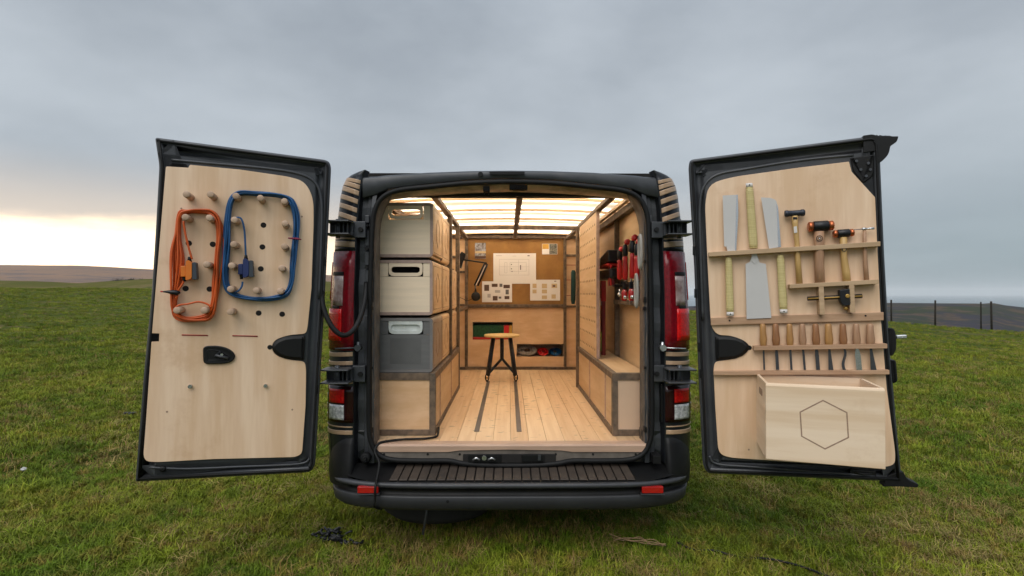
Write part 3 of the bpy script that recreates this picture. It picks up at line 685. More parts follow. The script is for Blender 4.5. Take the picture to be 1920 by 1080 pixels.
# hinges
def hinge(side, zc, yd, xd):
    s = side
    h = G(); x1, x2 = 0.74, xd
    box(h, min(s * .735, s * .80), max(s * .735, s * .80), -.012, .03, zc - .042, zc + .042)
    for dz in (-.036, .028): box(h, min(s * .79, s * x2), max(s * .79, s * x2), yd - .012, 0.0, zc + dz, zc + dz + .008)
    box(h, min(s * .80, s * x2), max(s * .80, s * x2), -.02, -.008, zc - .034, zc + .034)
    for k in range(4): box(h, s * (.815 + k * .02) - .003, s * (.815 + k * .02) + .003, yd * 0.55, -.01, zc - .030, zc + .030)
    o = obj('hinge', h, M['jamb'], van, 0.003)
    h = G(); cyl(h, (s * .865, -.045, zc - .048), (s * .865, -.045, zc + .048), .011); obj('hinge_pin', h, M['steel_d'], o)
    h = G(); cyl(h, (s * .758, -.012, zc), (s * .758, -.024, zc), .012); obj('hinge_bolt', h, M['plastic'], o)
    h = G(); box(h, s * .80 - .006, s * .80 + .006, -.03, .0, zc - .036, zc + .036); obj('hinge_knuckle', h, M['stain'] if 0 else M['lip'], o, .002)
for s in (-1, 1): hinge(s, 1.662, -.10, .915); hinge(s, 0.923, -.10, .930)

# ---------------------------------------------------------------- doors
def door_frame(side):
    if side < 0: H = onY(606, 590, -0.14); O = onY(271, 590, -0.38)
    else: H = onY(1309, 590, -0.14); O = onY(1671, 590, -0.385)
    H.z = 0; O.z = 0
    F = Fr(H, O - H, (0, 0, 1)); F.flip = 1 if F.n.y < 0 else -1
    if F.flip < 0: F.n = -F.n; F.flip = 1
    return F
LD, RD = door_frame(-1), door_frame(1)
def dp(F, pts, n=0.0, k=1):
    return [(*onF(F, p[0], p[1], n), *(p[2:] )) for p in pts]
def door(F, outline, side, labeltxt):
    poly = rpoly(dp(F, outline), 5)
    g = G(); L = []
    for ins, n in ((0.02, -.066), (.004, -.060), (0, -.045), (0, -.006), (.004, 0), (.012, .003), (.022, .003), (.028, -.004), (.034, -.016), (.050, -.018), (.058, -.010), (.066, 0.0), (.072, 0.002)):
        L.append([F.p(a, b, n) for a, b in inset(poly, ins)])
    loops(g, L, True, True, True, True)
    o = obj('rear_door', g, M['jamb'], van, label=labeltxt)
    g = G(); q = inset(poly, .016); tube(g, [F.p(a, b, .006) for a, b in q], 0.006, 6, True); obj('door_weatherstrip', g, M['rubber'], o)
    return o
LDO = [(290, 257, .012), (616, 300, .03), (621, 312, .02), (612, 500, .0), (601, 700, 0), (591, 872, .02), (583, 886, .02), (253, 904, .008), (262, 790, 0), (270, 690, .0), (283, 560, 0), (292, 420, 0), (298, 310, 0.02)]
ld = door(LD, LDO, -1, 'left rear door carrying the wooden pegs')
LP = [(311, 312, .006), (353, 314.5, 0), (356, 309, .004), (450, 318, 0), (540, 331, .03), (572, 340, .06), (588, 372, .05), (588, 420, 0), (584, 540, 0), (577, 612, .03), (574, 626, .02), (545, 628, .02), (516, 636, .04), (508, 652, .04), (518, 668, .04), (545, 675, .02), (572, 678, .02), (574, 695, .02), (573, 760, 0), (568, 830, .03), (566, 857, .05), (520, 858, 0), (400, 861, 0), (290, 867, .03), (268, 864, .04), (273, 800, .02), (284, 641, 0), (298, 640.5, 0), (298.5, 625.5, 0), (285, 625, 0), (297, 480, 0)]
g = G(); prism(g, LD, rpoly(dp(LD, LP, .014)), .003, .014); obj('plywood_panel', g, M['ply'], ld, .0012, 1)
PEGL = .085
for i, (px, py) in enumerate([(349, 364), (394, 364), (442, 367), (488, 371), (533, 377), (347, 407), (392, 408), (439, 412), (534, 419), (438, 458), (533, 462), (387, 496), (434, 498), (528, 503), (432, 542), (480, 545), (525, 546), (331, 582), (382, 582), (432, 585)]):
    u, v = onF(LD, px, py, PEGL + .014); g = G()
    lathe(g, LD.p(u, v, .012), LD.n, [(0, .0148), (PEGL - .004, .0145), (PEGL - .001, .0135), (PEGL, .012), (PEGL + .0003, 0.0001)], 18); obj('peg', g, M['dowel'], ld)
def dot(F, px, py, r, m, par, nm='hole', n=.0145, h=.0006):
    u, v = onF(F, px, py, n); g = G(); cyl(g, F.p(u, v, n - .001), F.p(u, v, n + h), r, None, 14); return obj(nm, g, m, par)
for px, py in [(494, 422), (492, 463), (489, 504), (354, 456), (399, 458), (348, 541), (393, 542), (485, 587), (529, 589)]: dot(LD, px, py, .0125, M['hole'], ld)
for px, py in [(340, 391), (566, 406), (313, 772), (548, 768)]: dot(LD, px, py, .004, M['ply_edge'], ld, 'screw_hole')
for px, py in [(357, 724), (498, 723)]:
    dot(LD, px, py, .0085, M['chrome'], ld, 'bolt', h=.012)
for a, b in (((341, 628), (390, 629)), ((436, 629.5), (483, 630.5))):
    u0, v0 = onF(LD, *a, .014); u1, v1 = onF(LD, *b, .014); g = G(); tube(g, [LD.p(u0, v0, .0145), LD.p(u1, v1, .0145)], .0028, 6); obj('red_slot', g, M['red_line'], ld)
def blob(F, pts, n0, n1, m, nm, par, r=.006, dome=0.0):
    poly = rpoly(dp(F, pts, n1)); g = G()
    loops(g, [[F.p(a, b, n0) for a, b in poly], [F.p(a, b, n1 - .003) for a, b in poly], [F.p(a, b, n1) for a, b in inset(poly, .004)], [F.p(a, b, n1 + dome) for a, b in inset(poly, .014)]], True, True, True, False)
    return obj(nm, g, m, par)
hd = blob(LD, [(380, 649, .02), (410, 648, .03), (432, 655, .04), (443, 668, .03), (432, 682, .04), (381, 683, .02)], .012, .026, M['plastic'], 'inner_handle', ld, dome=-.001)
blob(LD, [(387, 655, .01), (408, 655, .02), (434, 668, .02), (428, 677, .02), (387, 678, .01)], .0245, .0265, M['rubber'], 'handle_scoop', ld, dome=-.004)
g = G(); u, v = onF(LD, 404, 664, .03); u2, v2 = onF(LD, 428, 670, .03)
tube(g, [LD.p(u - .02, v + .01, .026), LD.p(u, v - .005, .034), LD.p(u2, v2 - .004, .03)], .007, 8); obj('handle_lever', g, M['lip'], ld)
dot(LD, 416, 665, .006, M['chrome'], ld, 'handle_screw', n=.032, h=.004)
blob(LD, [(572, 629, .005), (551, 629.5, .01), (534, 631.5, .008), (520, 637, .008), (512, 644, .008), (509, 651, .008), (513, 660, .008), (521, 667, .008), (535, 672.5, .008), (551, 674.5, .01), (570, 675, .005)], .004, .022, M['plastic'], 'hinge_cover', ld, dome=.006)
dot(LD, 506, 651, .011, M['plastic'], ld, 'cover_clip')
blob(LD, [(284, 627, .002), (297, 627, .002), (297, 639, .002), (284, 639, .002)], .0, .008, M['plastic'], 'latch_block', ld)
blob(LD, [(318, 306, .01), (349, 307, .01), (352, 314, .005), (318, 311, .01)], .0, .008, M['rubber'], 'rubber_pad', ld)
g = G(); u, v = onF(LD, 305, 880, .01); u2, v2 = onF(LD, 325, 886, .01); lathe(g, LD.p(u + .0, v, -.01), LD.n, [(0, .014), (.02, .013), (.024, .006)], 10); box_ = LD
prism(g, LD, [(u - .05, v - .012), (u + .05, v - .012), (u + .05, v + .012), (u - .05, v + .012)], -.012, -.002)
obj('bottom_latch', g, M['plastic'], ld, .002)
# triangular pressing near the top hinge corner
for F, pts, par in ((LD, [(587, 315, .004), (601, 314, .004), (597, 331, .006)], ld),):
    blob(F, pts, .0, .004, M['paint'], 'corner_pressing', par)
# mouldings on the metal: raised swage parallel to the top
def swage(F, pts, par, r=.006, n=.0, m=None):
    q = [F.p(*onF(F, a, b, n), n) for a, b in pts]; g = G(); tube(g, spline(q, 5), r, 8); return obj('pressed_rib', g, m or M['jamb'], par)
swage(LD, [(322, 300), (400, 307), (500, 316), (560, 326), (590, 342), (602, 372), (603, 430), (598, 560)], ld, .007, .001)
swage(LD, [(280, 876), (350, 879), (450, 875), (560, 870), (580, 860)], ld, .006, .0)

RDO = [(1294, 299, .02), (1640, 254, .02), (1650, 268, .02), (1652, 320, 0), (1659, 480, 0), (1668, 640, 0), (1682, 800, 0), (1692, 904, .012), (1326, 888, .02), (1318, 872, .02), (1310, 700, 0), (1302, 500, 0), (1291, 310, .02)]
rd = door(RD, RDO, 1, 'right rear door with tool rails')
RP = [(1322, 385, .03), (1328, 345, .09), (1372, 332, .05), (1500, 314, 0), (1592, 303, .003), (1597, 322, .004), (1641, 370, .004), (1645, 460, 0), (1652, 600, 0), (1663, 730, 0), (1679, 850, .03), (1678, 876, .05), (1600, 874, 0), (1480, 866, 0), (1366, 858, .03), (1347, 850, .04), (1341, 760, 0), (1338, 690, .02), (1341, 678, .02), (1372, 674, .02), (1400, 661, .04), (1408, 652, .04), (1397, 639, .04), (1372, 630, .02), (1345, 628, .02), (1333, 612, .03), (1327, 500, 0)]
g = G(); prism(g, RD, rpoly(dp(RD, RP, .014)), .003, .014); obj('plywood_panel', g, M['ply'], rd, .0012, 1)
blob(RD, [(1341, 631, .005), (1362, 630.5, .01), (1380, 632.5, .008), (1394, 638, .008), (1402, 645, .008), (1405, 652, .008), (1401, 660, .008), (1393, 667, .008), (1379, 672.5, .008), (1362, 674, .01), (1342, 675, .005)], .004, .022, M['plastic'], 'hinge_cover', rd, dome=.006)
dot(RD, 1405, 652, .011, M['plastic'], rd, 'cover_clip')
blob(RD, [(1314, 318, .004), (1328, 317, .004), (1319, 333, .006)], .0, .004, M['paint'], 'corner_pressing', rd)
swage(RD, [(1600, 291), (1500, 301), (1400, 317), (1345, 328), (1320, 350), (1312, 390), (1314, 480), (1318, 600)], rd, .007, .001)
swage(RD, [(1330, 855), (1345, 870), (1420, 876), (1540, 885), (1640, 893)], rd, .006, .0)
dot(RD, 1404, 843, .004, M['ply_edge'], rd, 'screw_hole')
g = G(); prism(g, RD, rpoly(dp(RD, [(1618, 254.5, 0), (1636, 252, .01), (1646, 256, .006), (1684, 256, .004), (1681, 267, .012), (1669, 273, .01), (1666, 290, .02), (1650, 306, .02), (1643, 306, 0), (1640, 284, 0), (1618, 287, 0)])), -.085, .006)
obj('roof_spoiler_end', g, M['plastic'], rd, .004)
g = G()
for i in range(6):
    u, v = onF(RD, 1640 + i * 6, 255, 0); tube(g, [RD.p(u, v - .01, -.03), RD.p(u + .006, v + .006 + random.uniform(0, .006), -.03), RD.p(u + .018, v + .002 + random.uniform(0, .012), -.03)], [.006, .005, .002], 5)
obj('frayed_clip', g, M['rubber'], rd)
blob(RD, [(1594, 296, .004), (1640, 290, .004), (1638, 330, .02), (1618, 344, .01), (1600, 322, .006)], .0, .007, M['plastic'], 'top_latch', rd)
g = G()
for px, py in ((1606, 302), (1614, 318), (1628, 306), (1624, 330), (1632, 318)):
    u, v = onF(RD, px, py, .01); cyl(g, RD.p(u, v, .006), RD.p(u, v, .013), .006)
obj('latch_bolt', g, M['steel_d'], rd)
g = G(); prism(g, RD, rpoly(dp(RD, [(1655, 912, 0), (1662, 893, .006), (1680, 885, .01), (1693, 884, .004), (1700, 898, .02), (1722, 908, .003), (1720, 914, .003), (1690, 912, .0)])), -.05, .004)
obj('seal_flap', g, M['rubber'], rd, .003)
blob(RD, [(1665, 614, .006), (1677, 616, .01), (1681, 630, .01), (1681, 655, .01), (1674, 668, .01), (1666, 666, .004)], -.05, .0, M['plastic'], 'door_lock', rd)
g = G(); u, v = onF(RD, 1681, 632, -.03); u2, v2 = onF(RD, 1699, 631, -.03); prism(g, RD, [(u - .002, v - .008), (u2, v2 - .008), (u2, v2 + .008), (u - .002, v + .008)], -.045, -.020); obj('lock_striker', g, M['chrome'], rd, .003)
blob(RD, [(1669, 674, .006), (1680, 675, .01), (1684, 715, .01), (1674, 720, .01)], -.05, .0, M['plastic'], 'lock_cover', rd)
g = G(); u, v = onF(RD, 1618, 886, 0); prism(g, RD, [(u - .05, v - .014), (u + .05, v - .014), (u + .05, v + .01), (u - .05, v + .01)], -.012, .004); tube(g, [RD.p(u - .03, v, .006), RD.p(u, v - .004, .012), RD.p(u + .03, v - .002, .006)], .005, 6)
obj('bottom_latch', g, M['plastic'], rd, .002)
# slots in hinge side of both doors
for F, par, cols in ((LD, ld, [(609, 490), (605, 560), (597, 650), (594, 730)]), (RD, rd, [(1301, 470), (1304, 550), (1310, 650), (1314, 700)])):
    for px, py in cols:
        u, v = onF(F, px, py, .0); g = G(); prism(g, F, [(u - .006, v - .022), (u + .006, v - .022), (u + .006, v + .022), (u - .006, v + .022)], -.002, .0065); obj('hinge_plate', g, M['plastic'], par, .002)
# tool rails on the right door
def rail(a, b, h, n0, n1, m, nm='tool_rail', F=RD, par=rd):
    u0, v0 = onF(F, *a, n1); u1, v1 = onF(F, *b, n1); g = G()
    prism(g, F, [(u0, v0 - h / 2), (u1, v1 - h / 2), (u1, v1 + h / 2), (u0, v0 + h / 2)], n0, n1); return obj(nm, g, m, par, .0015)
rail((1329, 477), (1651, 457), .021, .014, .060, M['rail'])
rail((1481, 537), (1648, 528), .019, .014, .062, M['rail'])
rail((1333, 603), (1657, 593), .036, .014, .030, M['oak'])
rail((1413, 653), (1664, 649), .020, .014, .052, M['oak'])
rail((1338, 700), (1668, 698), .019, .014, .040, M['oak'])
for px, py0, py1 in ((1540, 536, 590), (1597, 533, 586)):
    u, v = onF(RD, px, py0, .062); u1, v1 = onF(RD, px + 2, py1, .062); g = G(); prism(g, RD, [(u - .010, v), (u1 - .010, v1), (u1 + .010, v1), (u + .010, v)], .014, .0615); obj('rail_bracket', g, M['rail'], rd, .001)
for px, py in ((1368, 601), (1623, 592)): dot(RD, px, py, .004, M['hole'], rd, 'screw_hole', n=.031)
# wiring loom between the left door and the body, sagging past the light
g = G(); tube(g, spline([oy(604, 540, -.13), oy(606, 575, -.15), oy(622, 612, -.16), oy(645, 629, -.15), oy(668, 612, -.10), oy(683, 570, -.04), oy(687, 530, 0.02)], 6), .0125, 10); obj('wiring_loom', g, M['rubber'], van)
# wheels
for sx_, y in ((-.80, 1.05), (.80, 1.05), (-.80, 4.1), (.80, 4.1)):
    g = G(); lathe(g, (sx_ - .1, y, .335), (1, 0, 0), [(0, .20), (0.002, .30), (.03, .335), (.17, .335), (.198, .30), (.2, .20)], 28); wl = obj('wheel', g, M['tyre'], van)
    g = G(); lathe(g, (sx_ - .085, y, .335), (1, 0, 0), [(0, .05), (.004, .195), (.166, .195), (.17, .05)], 20); obj('rim', g, M['steel'], wl)
g = G(); lathe(g, (-.40, 0.36, .075), (0, .12, 1), [(0, .10), (.005, .27), (.04, .32), (.15, .32), (.18, .27), (.18, .10)], 30); sp = obj('spare_wheel', g, M['tyre'], van)
g = G(); lathe(g, (-.40, 0.36, .070), (0, .12, 1), [(0, .02), (.0, .17), (.01, .18), (.02, .17)], 24); obj('rim', g, M['steel_d'], sp)
g = G(); tube(g, [(-.42, .05, .34), (-.425, 0.02, .20), (-.44, -.0, .10)], .006, 6); obj('tow_strap', g, M['steel_d'], van)

# ---------------------------------------------------------------- interior shell
WL, WR = -0.775, 0.775; BY = 2.65
fl = bx('cargo_floor', M['ply_edge'], van, -.72, .73, 0.02, BY, FZ - .032, FZ - .020, 0)
xs = WL + 0.03; k = 0; rnd = random.Random(3)
while xs < WR - 0.03:
    wd = 0.0945; x1 = min(xs + wd - .0014, WR - .03)
    y0 = 0.062
    bxo = bx('floor_plank', M[['pine', 'pine2', 'pine3'][rnd.choice([0, 1, 2, 1, 0])]], fl, xs, x1, y0, BY - .001, FZ - .0198, FZ + rnd.uniform(-.0006, .0004), .0012, seg=1)
    xs += wd; k += 1
g = G()      # wooden nosing with the shallow cut-out over the latches
NT = [(706, 832.5), (957, 832.5), (1212, 832.5)]
u = [oy(x, y, 0.0) for x, y in SIL]
top_ = [Vector((p.x, .060, FZ + .001)) for p in u]; f1 = [Vector((p.x, 0.004, FZ + .001)) for p in u]; f2 = [Vector((p.x, -0.006, FZ - .008)) for p in u]; f3 = [Vector((p.x, -0.006, p.z + .003)) for p in u]; f4 = [Vector((p.x, 0.05, p.z + .003)) for p in u]
loops(g, [top_, f1, f2, f3, f4], False, False, False, False); obj('floor_nosing', g, M['nose'], van)
for x0 in (-.180, .058): bx('floor_track', M['strip'], van, x0 - .014, x0 + .014, .24, 1.93, FZ + .0012, FZ + .0032, .0006, seg=1)
# side walls of the load space
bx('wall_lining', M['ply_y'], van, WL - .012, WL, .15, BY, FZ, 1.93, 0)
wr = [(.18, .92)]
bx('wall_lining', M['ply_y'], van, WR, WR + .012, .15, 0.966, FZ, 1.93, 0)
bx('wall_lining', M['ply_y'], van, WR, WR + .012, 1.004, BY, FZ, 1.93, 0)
bx('wall_post', M['stain'], van, WR - .03, WR + .012, .968, 1.002, .905, 1.905, .002)
bx('wall_post', M['stain'], van, WL, WL + .03, 1.60, 1.64, .60, 1.905, .002)
bx('wall_rail', M['stain'], van, WR - .045, WR - .001, .16, BY, 1.845, 1.885, .002)
bx('wall_rail', M['rail'], van, WR - .075, WR - .048, .16, BY, 1.888, 1.912, .002)
bx('wall_rail', M['stain'], van, WL + .001, WL + .04, .16, BY, 1.862, 1.90, .002)
bx('wall_rail', M['stain'], van, WR - .05, WR - .001, .18, .93, 1.262, 1.292, .002)
# ceiling: roof skin lining, led strips, opal diffuser sheets, ribs and rafters
def arc_z(x, z0=1.928, rise=.026): return z0 + rise * (1 - (x / .78) ** 2)
def arcslab(y0, y1, dz, th, m, nm, par=van, x0=-.77, x1=.77, n=24, z0=1.928):
    g = G(); top = []; bot = []
    X_ = [x0 + (x1 - x0) * i / n for i in range(n + 1)]
    rings_ = [[Vector((x, y0, arc_z(x, z0) + dz)) for x in X_], [Vector((x, y1, arc_z(x, z0) + dz)) for x in X_], [Vector((x, y1, arc_z(x, z0) + dz + th)) for x in X_], [Vector((x, y0, arc_z(x, z0) + dz + th)) for x in X_]]
    loops(g, rings_ + [rings_[0]], False, False, False, False); return obj(nm, g, m, par)
RIBS = [.22, .66, 1.12, 1.58, 2.04, 2.50]
arcslab(.47, BY, .076, .003, M['lining'], 'roof_lining', x0=-.73, x1=.73)
ys = [.16] + RIBS[1:] + [BY - .03]
for a, b in zip(ys, ys[1:]): 
    g = G(); X_ = [-.77 + 1.54 * i / 24 for i in range(25)]
    loops(g, [[Vector((x, a + .004, arc_z(x))) for x in X_], [Vector((x, b - .004, arc_z(x))) for x in X_]], False, False, False, True)
    obj('diffuser_sheet', g, M['opal'], van)
for y in RIBS[1:-1]: arcslab(y - .014, y + .014, -.016, .015, M['rail'], 'roof_rib')
arcslab(BY - .07, BY - .03, -.014, .013, M['rail'], 'roof_rib')
for x, w_ in ((-.43, .018), (.062, .018), (.60, .020)):
    bx('rafter', M['stain'], van, x - w_, x + w_, .20, 1.756, 1.884, 1.910, .002); bx('rafter', M['stain'], van, x - w_, x + w_, 1.804, BY, 1.884, 1.910, .002)
bx('cross_beam', M['stain'], van, -.72, .72, 1.758, 1.802, 1.880, 1.910, .002)
LEDY = [.52, .60, .73, 1.05, 1.20, 1.50, 1.66, 1.96, 2.13, 2.46, 2.58]
for y in LEDY:
    l = bpy.data.lights.new('led_strip', 'AREA'); l.shape = 'RECTANGLE'; l.size = 1.52; l.size_y = .06; l.energy = 4.7; l.color = (1.0, 0.87, 0.69)
    o = bpy.data.objects.new('led_strip', l); COL.objects.link(o); o.location = (0, y, arc_z(0) + .044); o.parent = van

# ---------------------------------------------------------------- bulkhead wall (partition behind the seats)
bh = thing('bulkhead', 'plywood bulkhead with brown pinboard and two open niches across the far end', 'partition', (0.08, BY, FZ))
SB = FPX / (BY - CAM.y)
def bX(px, y=BY): return onY(px, 550, y).x
def bZ(py, y=BY): return onY(954, py, y).z
bx('pinboard', M['board'], bh, bX(877), bX(1057), BY + .004, BY + .016, bZ(571), bZ(447), 0)
bx('side_panel', M['ply_in'], bh, WL, bX(872), BY + .004, BY + .016, FZ, bZ(444), 0)
bx('side_panel', M['ply_in'], bh, bX(1061), WR, BY + .004, BY + .016, FZ, bZ(444), 0)
x0, x1, z0, z1 = bX(877), bX(1057), bZ(688), bZ(577)
nx0, nx1, nz0, nz1 = bX(886), bX(961), bZ(637), bZ(604)
mx0, mx1, mz0, mz1 = bX(969), bX(1056), bZ(668.5), bZ(645)
def lp_(a, b, c, d): bx('lower_panel', M['ply_in'], bh, a, b, BY + .002, BY + .016, c, d, 0)
lp_(x0, x1, nz1, z1); lp_(x0, nx0, nz0, nz1 - .0005); lp_(nx1, x1, mz1, nz1 - .0005); lp_(x0, nx1 - .0005, mz1, nz0); lp_(x0, mx0, mz0, mz1 - .0005); lp_(x0, x1, z0, mz0 - .0005)
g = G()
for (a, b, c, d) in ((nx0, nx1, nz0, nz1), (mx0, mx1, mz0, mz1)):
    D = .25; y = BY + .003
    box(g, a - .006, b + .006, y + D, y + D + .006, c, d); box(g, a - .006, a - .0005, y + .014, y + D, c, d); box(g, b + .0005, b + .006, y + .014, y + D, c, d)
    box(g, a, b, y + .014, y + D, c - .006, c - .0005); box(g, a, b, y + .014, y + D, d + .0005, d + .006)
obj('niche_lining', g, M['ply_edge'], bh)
for a, b in ((872, 877.5), (1056.5, 1061.5)): bx('post', M['stain'], bh, bX(a), bX(b), BY - .028, BY + .0015, FZ + .03, bZ(444) - .0005, .002)
bx('top_rail', M['stain'], bh, WL, WR, BY - .03, BY + .0015, bZ(447.5), bZ(441), .002)
bx('mid_rail', M['stain'], bh, bX(878), bX(1056), BY - .03, BY + .0015, bZ(576.5), bZ(570.5), .002)
bx('bottom_rail', M['stain'], bh, WL, WR, BY - .031, BY + .0015, FZ + .001, FZ + .028, .002)
for py in (479, 574.5): bx('side_rail', M['stain'], bh, bX(1062), WR, BY - .02, BY + .0015, bZ(py + 2), bZ(py - 2), .001)
for py in (481.5, 510, 572): bx('side_rail', M['stain'], bh, WL, bX(871.5), BY - .02, BY + .0015, bZ(py + 2), bZ(py - 2), .001)
for py in (497, 525, 554): bx('elastic_cord', M['red_line'], bh, bX(1062), bX(1082), BY - .006, BY - .002, bZ(py + .5), bZ(py - .5), 0)
# things on the bulkhead
g = G(); tube(g, spline([onY(1075, 507, BY - .10), onY(1075, 530, BY - .11), onY(1074.5, 570, BY - .10)], 4), [.016] + [.024] * 7 + [.016], 12); tag(obj('rolled_mat', g, M['teal']), 'dark teal rolled mat held upright by red cords right of the pinboard', 'mat')
YB = BY - .002
def sheet(name, x0, y0, x1, y1, m, label, cat, off=0.0, group=None):
    t_ = thing(name, label, cat, (bX((x0 + x1) / 2), YB - off, bZ(y1)), group); g = G(); box(g, bX(x0), bX(x1), YB - off - .001, YB - off, bZ(y1), bZ(y0)); obj('paper', g, m, t_); return t_
def ink(par, rects, m, off, nm='print'):
    for a, b, c, d in rects: g = G(); box(g, bX(a), bX(c), YB - off - .0016, YB - off - .0012, bZ(d), bZ(b)); obj(nm, g, m, par)
s1 = sheet('drawing_sheet', 925, 475, 1005, 532, M['white'], 'large white technical drawing in the middle of the pinboard', 'drawing', .002)
def frame_r(x0, y0, x1, y1, w_=.5): return [(x0, y0, x1, y0 + w_), (x0, y1 - w_, x1, y1), (x0, y0, x0 + w_, y1), (x1 - w_, y0, x1, y1)]
ink(s1, frame_r(936, 486, 992, 516) + frame_r(956, 492, 987, 509) + frame_r(946, 492, 951, 512) + [(930, 479, 941, 480), (961, 480, 968, 480.6), (936, 500, 992, 500.4), (972, 488, 972.5, 514)], M['inkl'], .002)
ink(s1, [(975, 497, 977, 506), (989, 478.5, 993, 480.5), (958, 495, 960, 497), (958, 503, 960, 505), (959, 508, 961, 510)], M['ink'], .002)
s2 = sheet('picture_sheet', 904, 527.5, 960, 566.5, M['white'], 'white sheet of small dark pictures at the lower left of the pinboard', 'paper', .0005)
ink(s2, [(908, 534, 917, 545.5), (922, 532, 933, 538), (944, 534, 956, 540.5), (924, 555, 933, 563.5), (946, 555, 955, 561)], M['brown_p'], .0005)
ink(s2, [(936.5, 532, 942, 538), (948, 543, 954, 552), (935, 556, 940, 560)], M['ink'], .0005)
ink(s2, [(914, 551, 920, 558), (928, 544, 938, 549)], M['inkl'], .0005)
s3 = sheet('material_sheet', 994, 524.5, 1050, 563.5, M['white'], 'white sheet with pale tan squares at the lower right of the pinboard', 'paper', .0005)
ink(s3, [(998.5, 532, 1006, 540), (998.5, 543, 1006, 550), (1016, 532, 1025.5, 540.5), (1016, 543, 1025.5, 550), (1016, 554, 1025.5, 560.5), (1034, 532, 1044.5, 540), (1034, 552, 1042, 560)], M['tan_p'], .0005)
ink(s3, [(1039, 526.5, 1043, 528), (1036, 534.5, 1041, 538)], M['brown_p'], .0008)
s4 = sheet('postcard', 890.5, 455.5, 911, 485, M['photo_a'], 'upright picture postcard at the upper left of the pinboard', 'postcard')
ink(s4, [(891, 471, 911, 475)], M['tan_p'], 0); ink(s4, [(891, 480, 911, 484.5)], M['brown_p'], 0)
s5 = sheet('postcard', 1016.5, 457, 1045, 477, M['white'], 'level postcard half orange, half dark figures at the upper right of the pinboard', 'postcard')
ink(s5, [(1017, 457.5, 1029, 467)], M['orange_p'], 0); ink(s5, [(1030, 457.5, 1044.5, 476.5)], M['photo_b'], 0)
# green cases in the upper niche
t_ = thing('storage_case', 'green and red storage case in the niche behind the stool', 'case', ((nx0 + nx1) / 2, BY + .1, nz0))
w_ = nx1 - nx0
bx('case_body', M['green'], t_, nx0 + .003, nx0 + w_ * .78, BY + .03, BY + .22, nz0 + .026, nz1 - .03, .003)
bx('case_end', M['red'], t_, nx0 + w_ * .785, nx0 + w_ * .91, BY + .03, BY + .22, nz0 + .026, nz1 - .032, .003)
bx('case_tray', M['red'], t_, nx0 + .003, nx1 - .004, BY + .02, BY + .22, nz0 + .001, nz0 + .0245, .003)
bx('case_lid', M['orange_p'], t_, nx0 + w_ * .92, nx1 - .004, BY + .03, BY + .22, nz0 + .026, nz1 - .034, .003)
def coil(nm, label, cx_, hw, hh, r, m, n, seed):
    g = G(); rn = random.Random(seed); zc = mz0 + hh + r
    for i in range(n):
        a = rn.uniform(.35, 1); pts = []
        for k in range(18):
            th = 2 * math.pi * k / 18; pts.append((cx_ + hw * a * math.cos(th) * (1 + .1 * rn.random()), BY + .075 + .02 * i / n + .05 * math.sin(th), max(mz0 + r, zc + hh * (a * math.sin(th) * .9) + rn.uniform(-.3, .3) * r)))
        tube(g, spline(pts, 2, True), r, 6, True)
    o = obj(nm, g, m); tag(o, label, 'hose' if 'hose' in nm else 'cord'); return o
sw = (mx1 - mx0)
coil('hose_coil', 'coiled grey hose on the left of the lower niche', mx0 + sw * .225, .092, .046, .0085, M['hose'], 13, 1)
coil('cord_bundle', 'bundle of bright red cord in the middle of the lower niche', mx0 + sw * .57, .050, .035, .006, M['red'], 12, 2)
coil('cord_bundle', 'bundle of blue cord at the right end of the lower niche', mx0 + sw * .84, .058, .036, .0055, M['blue'], 13, 3)

# ---------------------------------------------------------------- desk lamp on the left end of the bulkhead
LY = BY - .15
la = thing('desk_lamp', 'black jointed desk lamp with round head left of the pinned drawing', 'lamp', onY(866, 505, LY))
g = G(); p = lambda a, b, y=LY: onY(a, b, y)
prism(g, Fr((0, LY, 0), (1, 0, 0), (0, 0, 1)), [tuple(p(a, b).xz) for a, b in ((861, 478), (866, 472), (874, 476.5), (871, 486), (868, 492), (865, 504), (861, 501), (860, 490))], -.02, .02); obj('clamp', g, M['iron'], la, .003)
g = G(); tube(g, [p(869, 487), p(911, 493)], .008, 8); obj('upper_arm', g, M['iron'], la)
g = G(); tube(g, [p(909, 493), p(890, 535)], .0095, 8); tube(g, [p(914, 495), p(896, 536)], .0095, 8); cyl(g, p(911, 494, LY - .015), p(911, 494, LY + .015), .013); obj('lower_arm', g, M['iron'], la)
g = G(); tube(g, spline([p(910, 498), p(902, 515), p(892, 535)], 10), .0035, 6); obj('spring', g, M['steel'], la)
g = G(); tube(g, [p(891, 535), p(892, 548)], .007, 8); obj('neck', g, M['steel_d'], la)
g = G(); lathe(g, p(892, 556, LY - .03), (0, 1, 0), [(0, .012), (.002, .040), (.012, .046), (.05, .042), (.075, .02)], 22); obj('lamp_head', g, M['iron'], la)
g = G(); tube(g, spline([p(886, 560), p(876, 564), p(868, 560), p(860, 557)], 6), .0025, 6); obj('flex', g, M['rubber'], la)

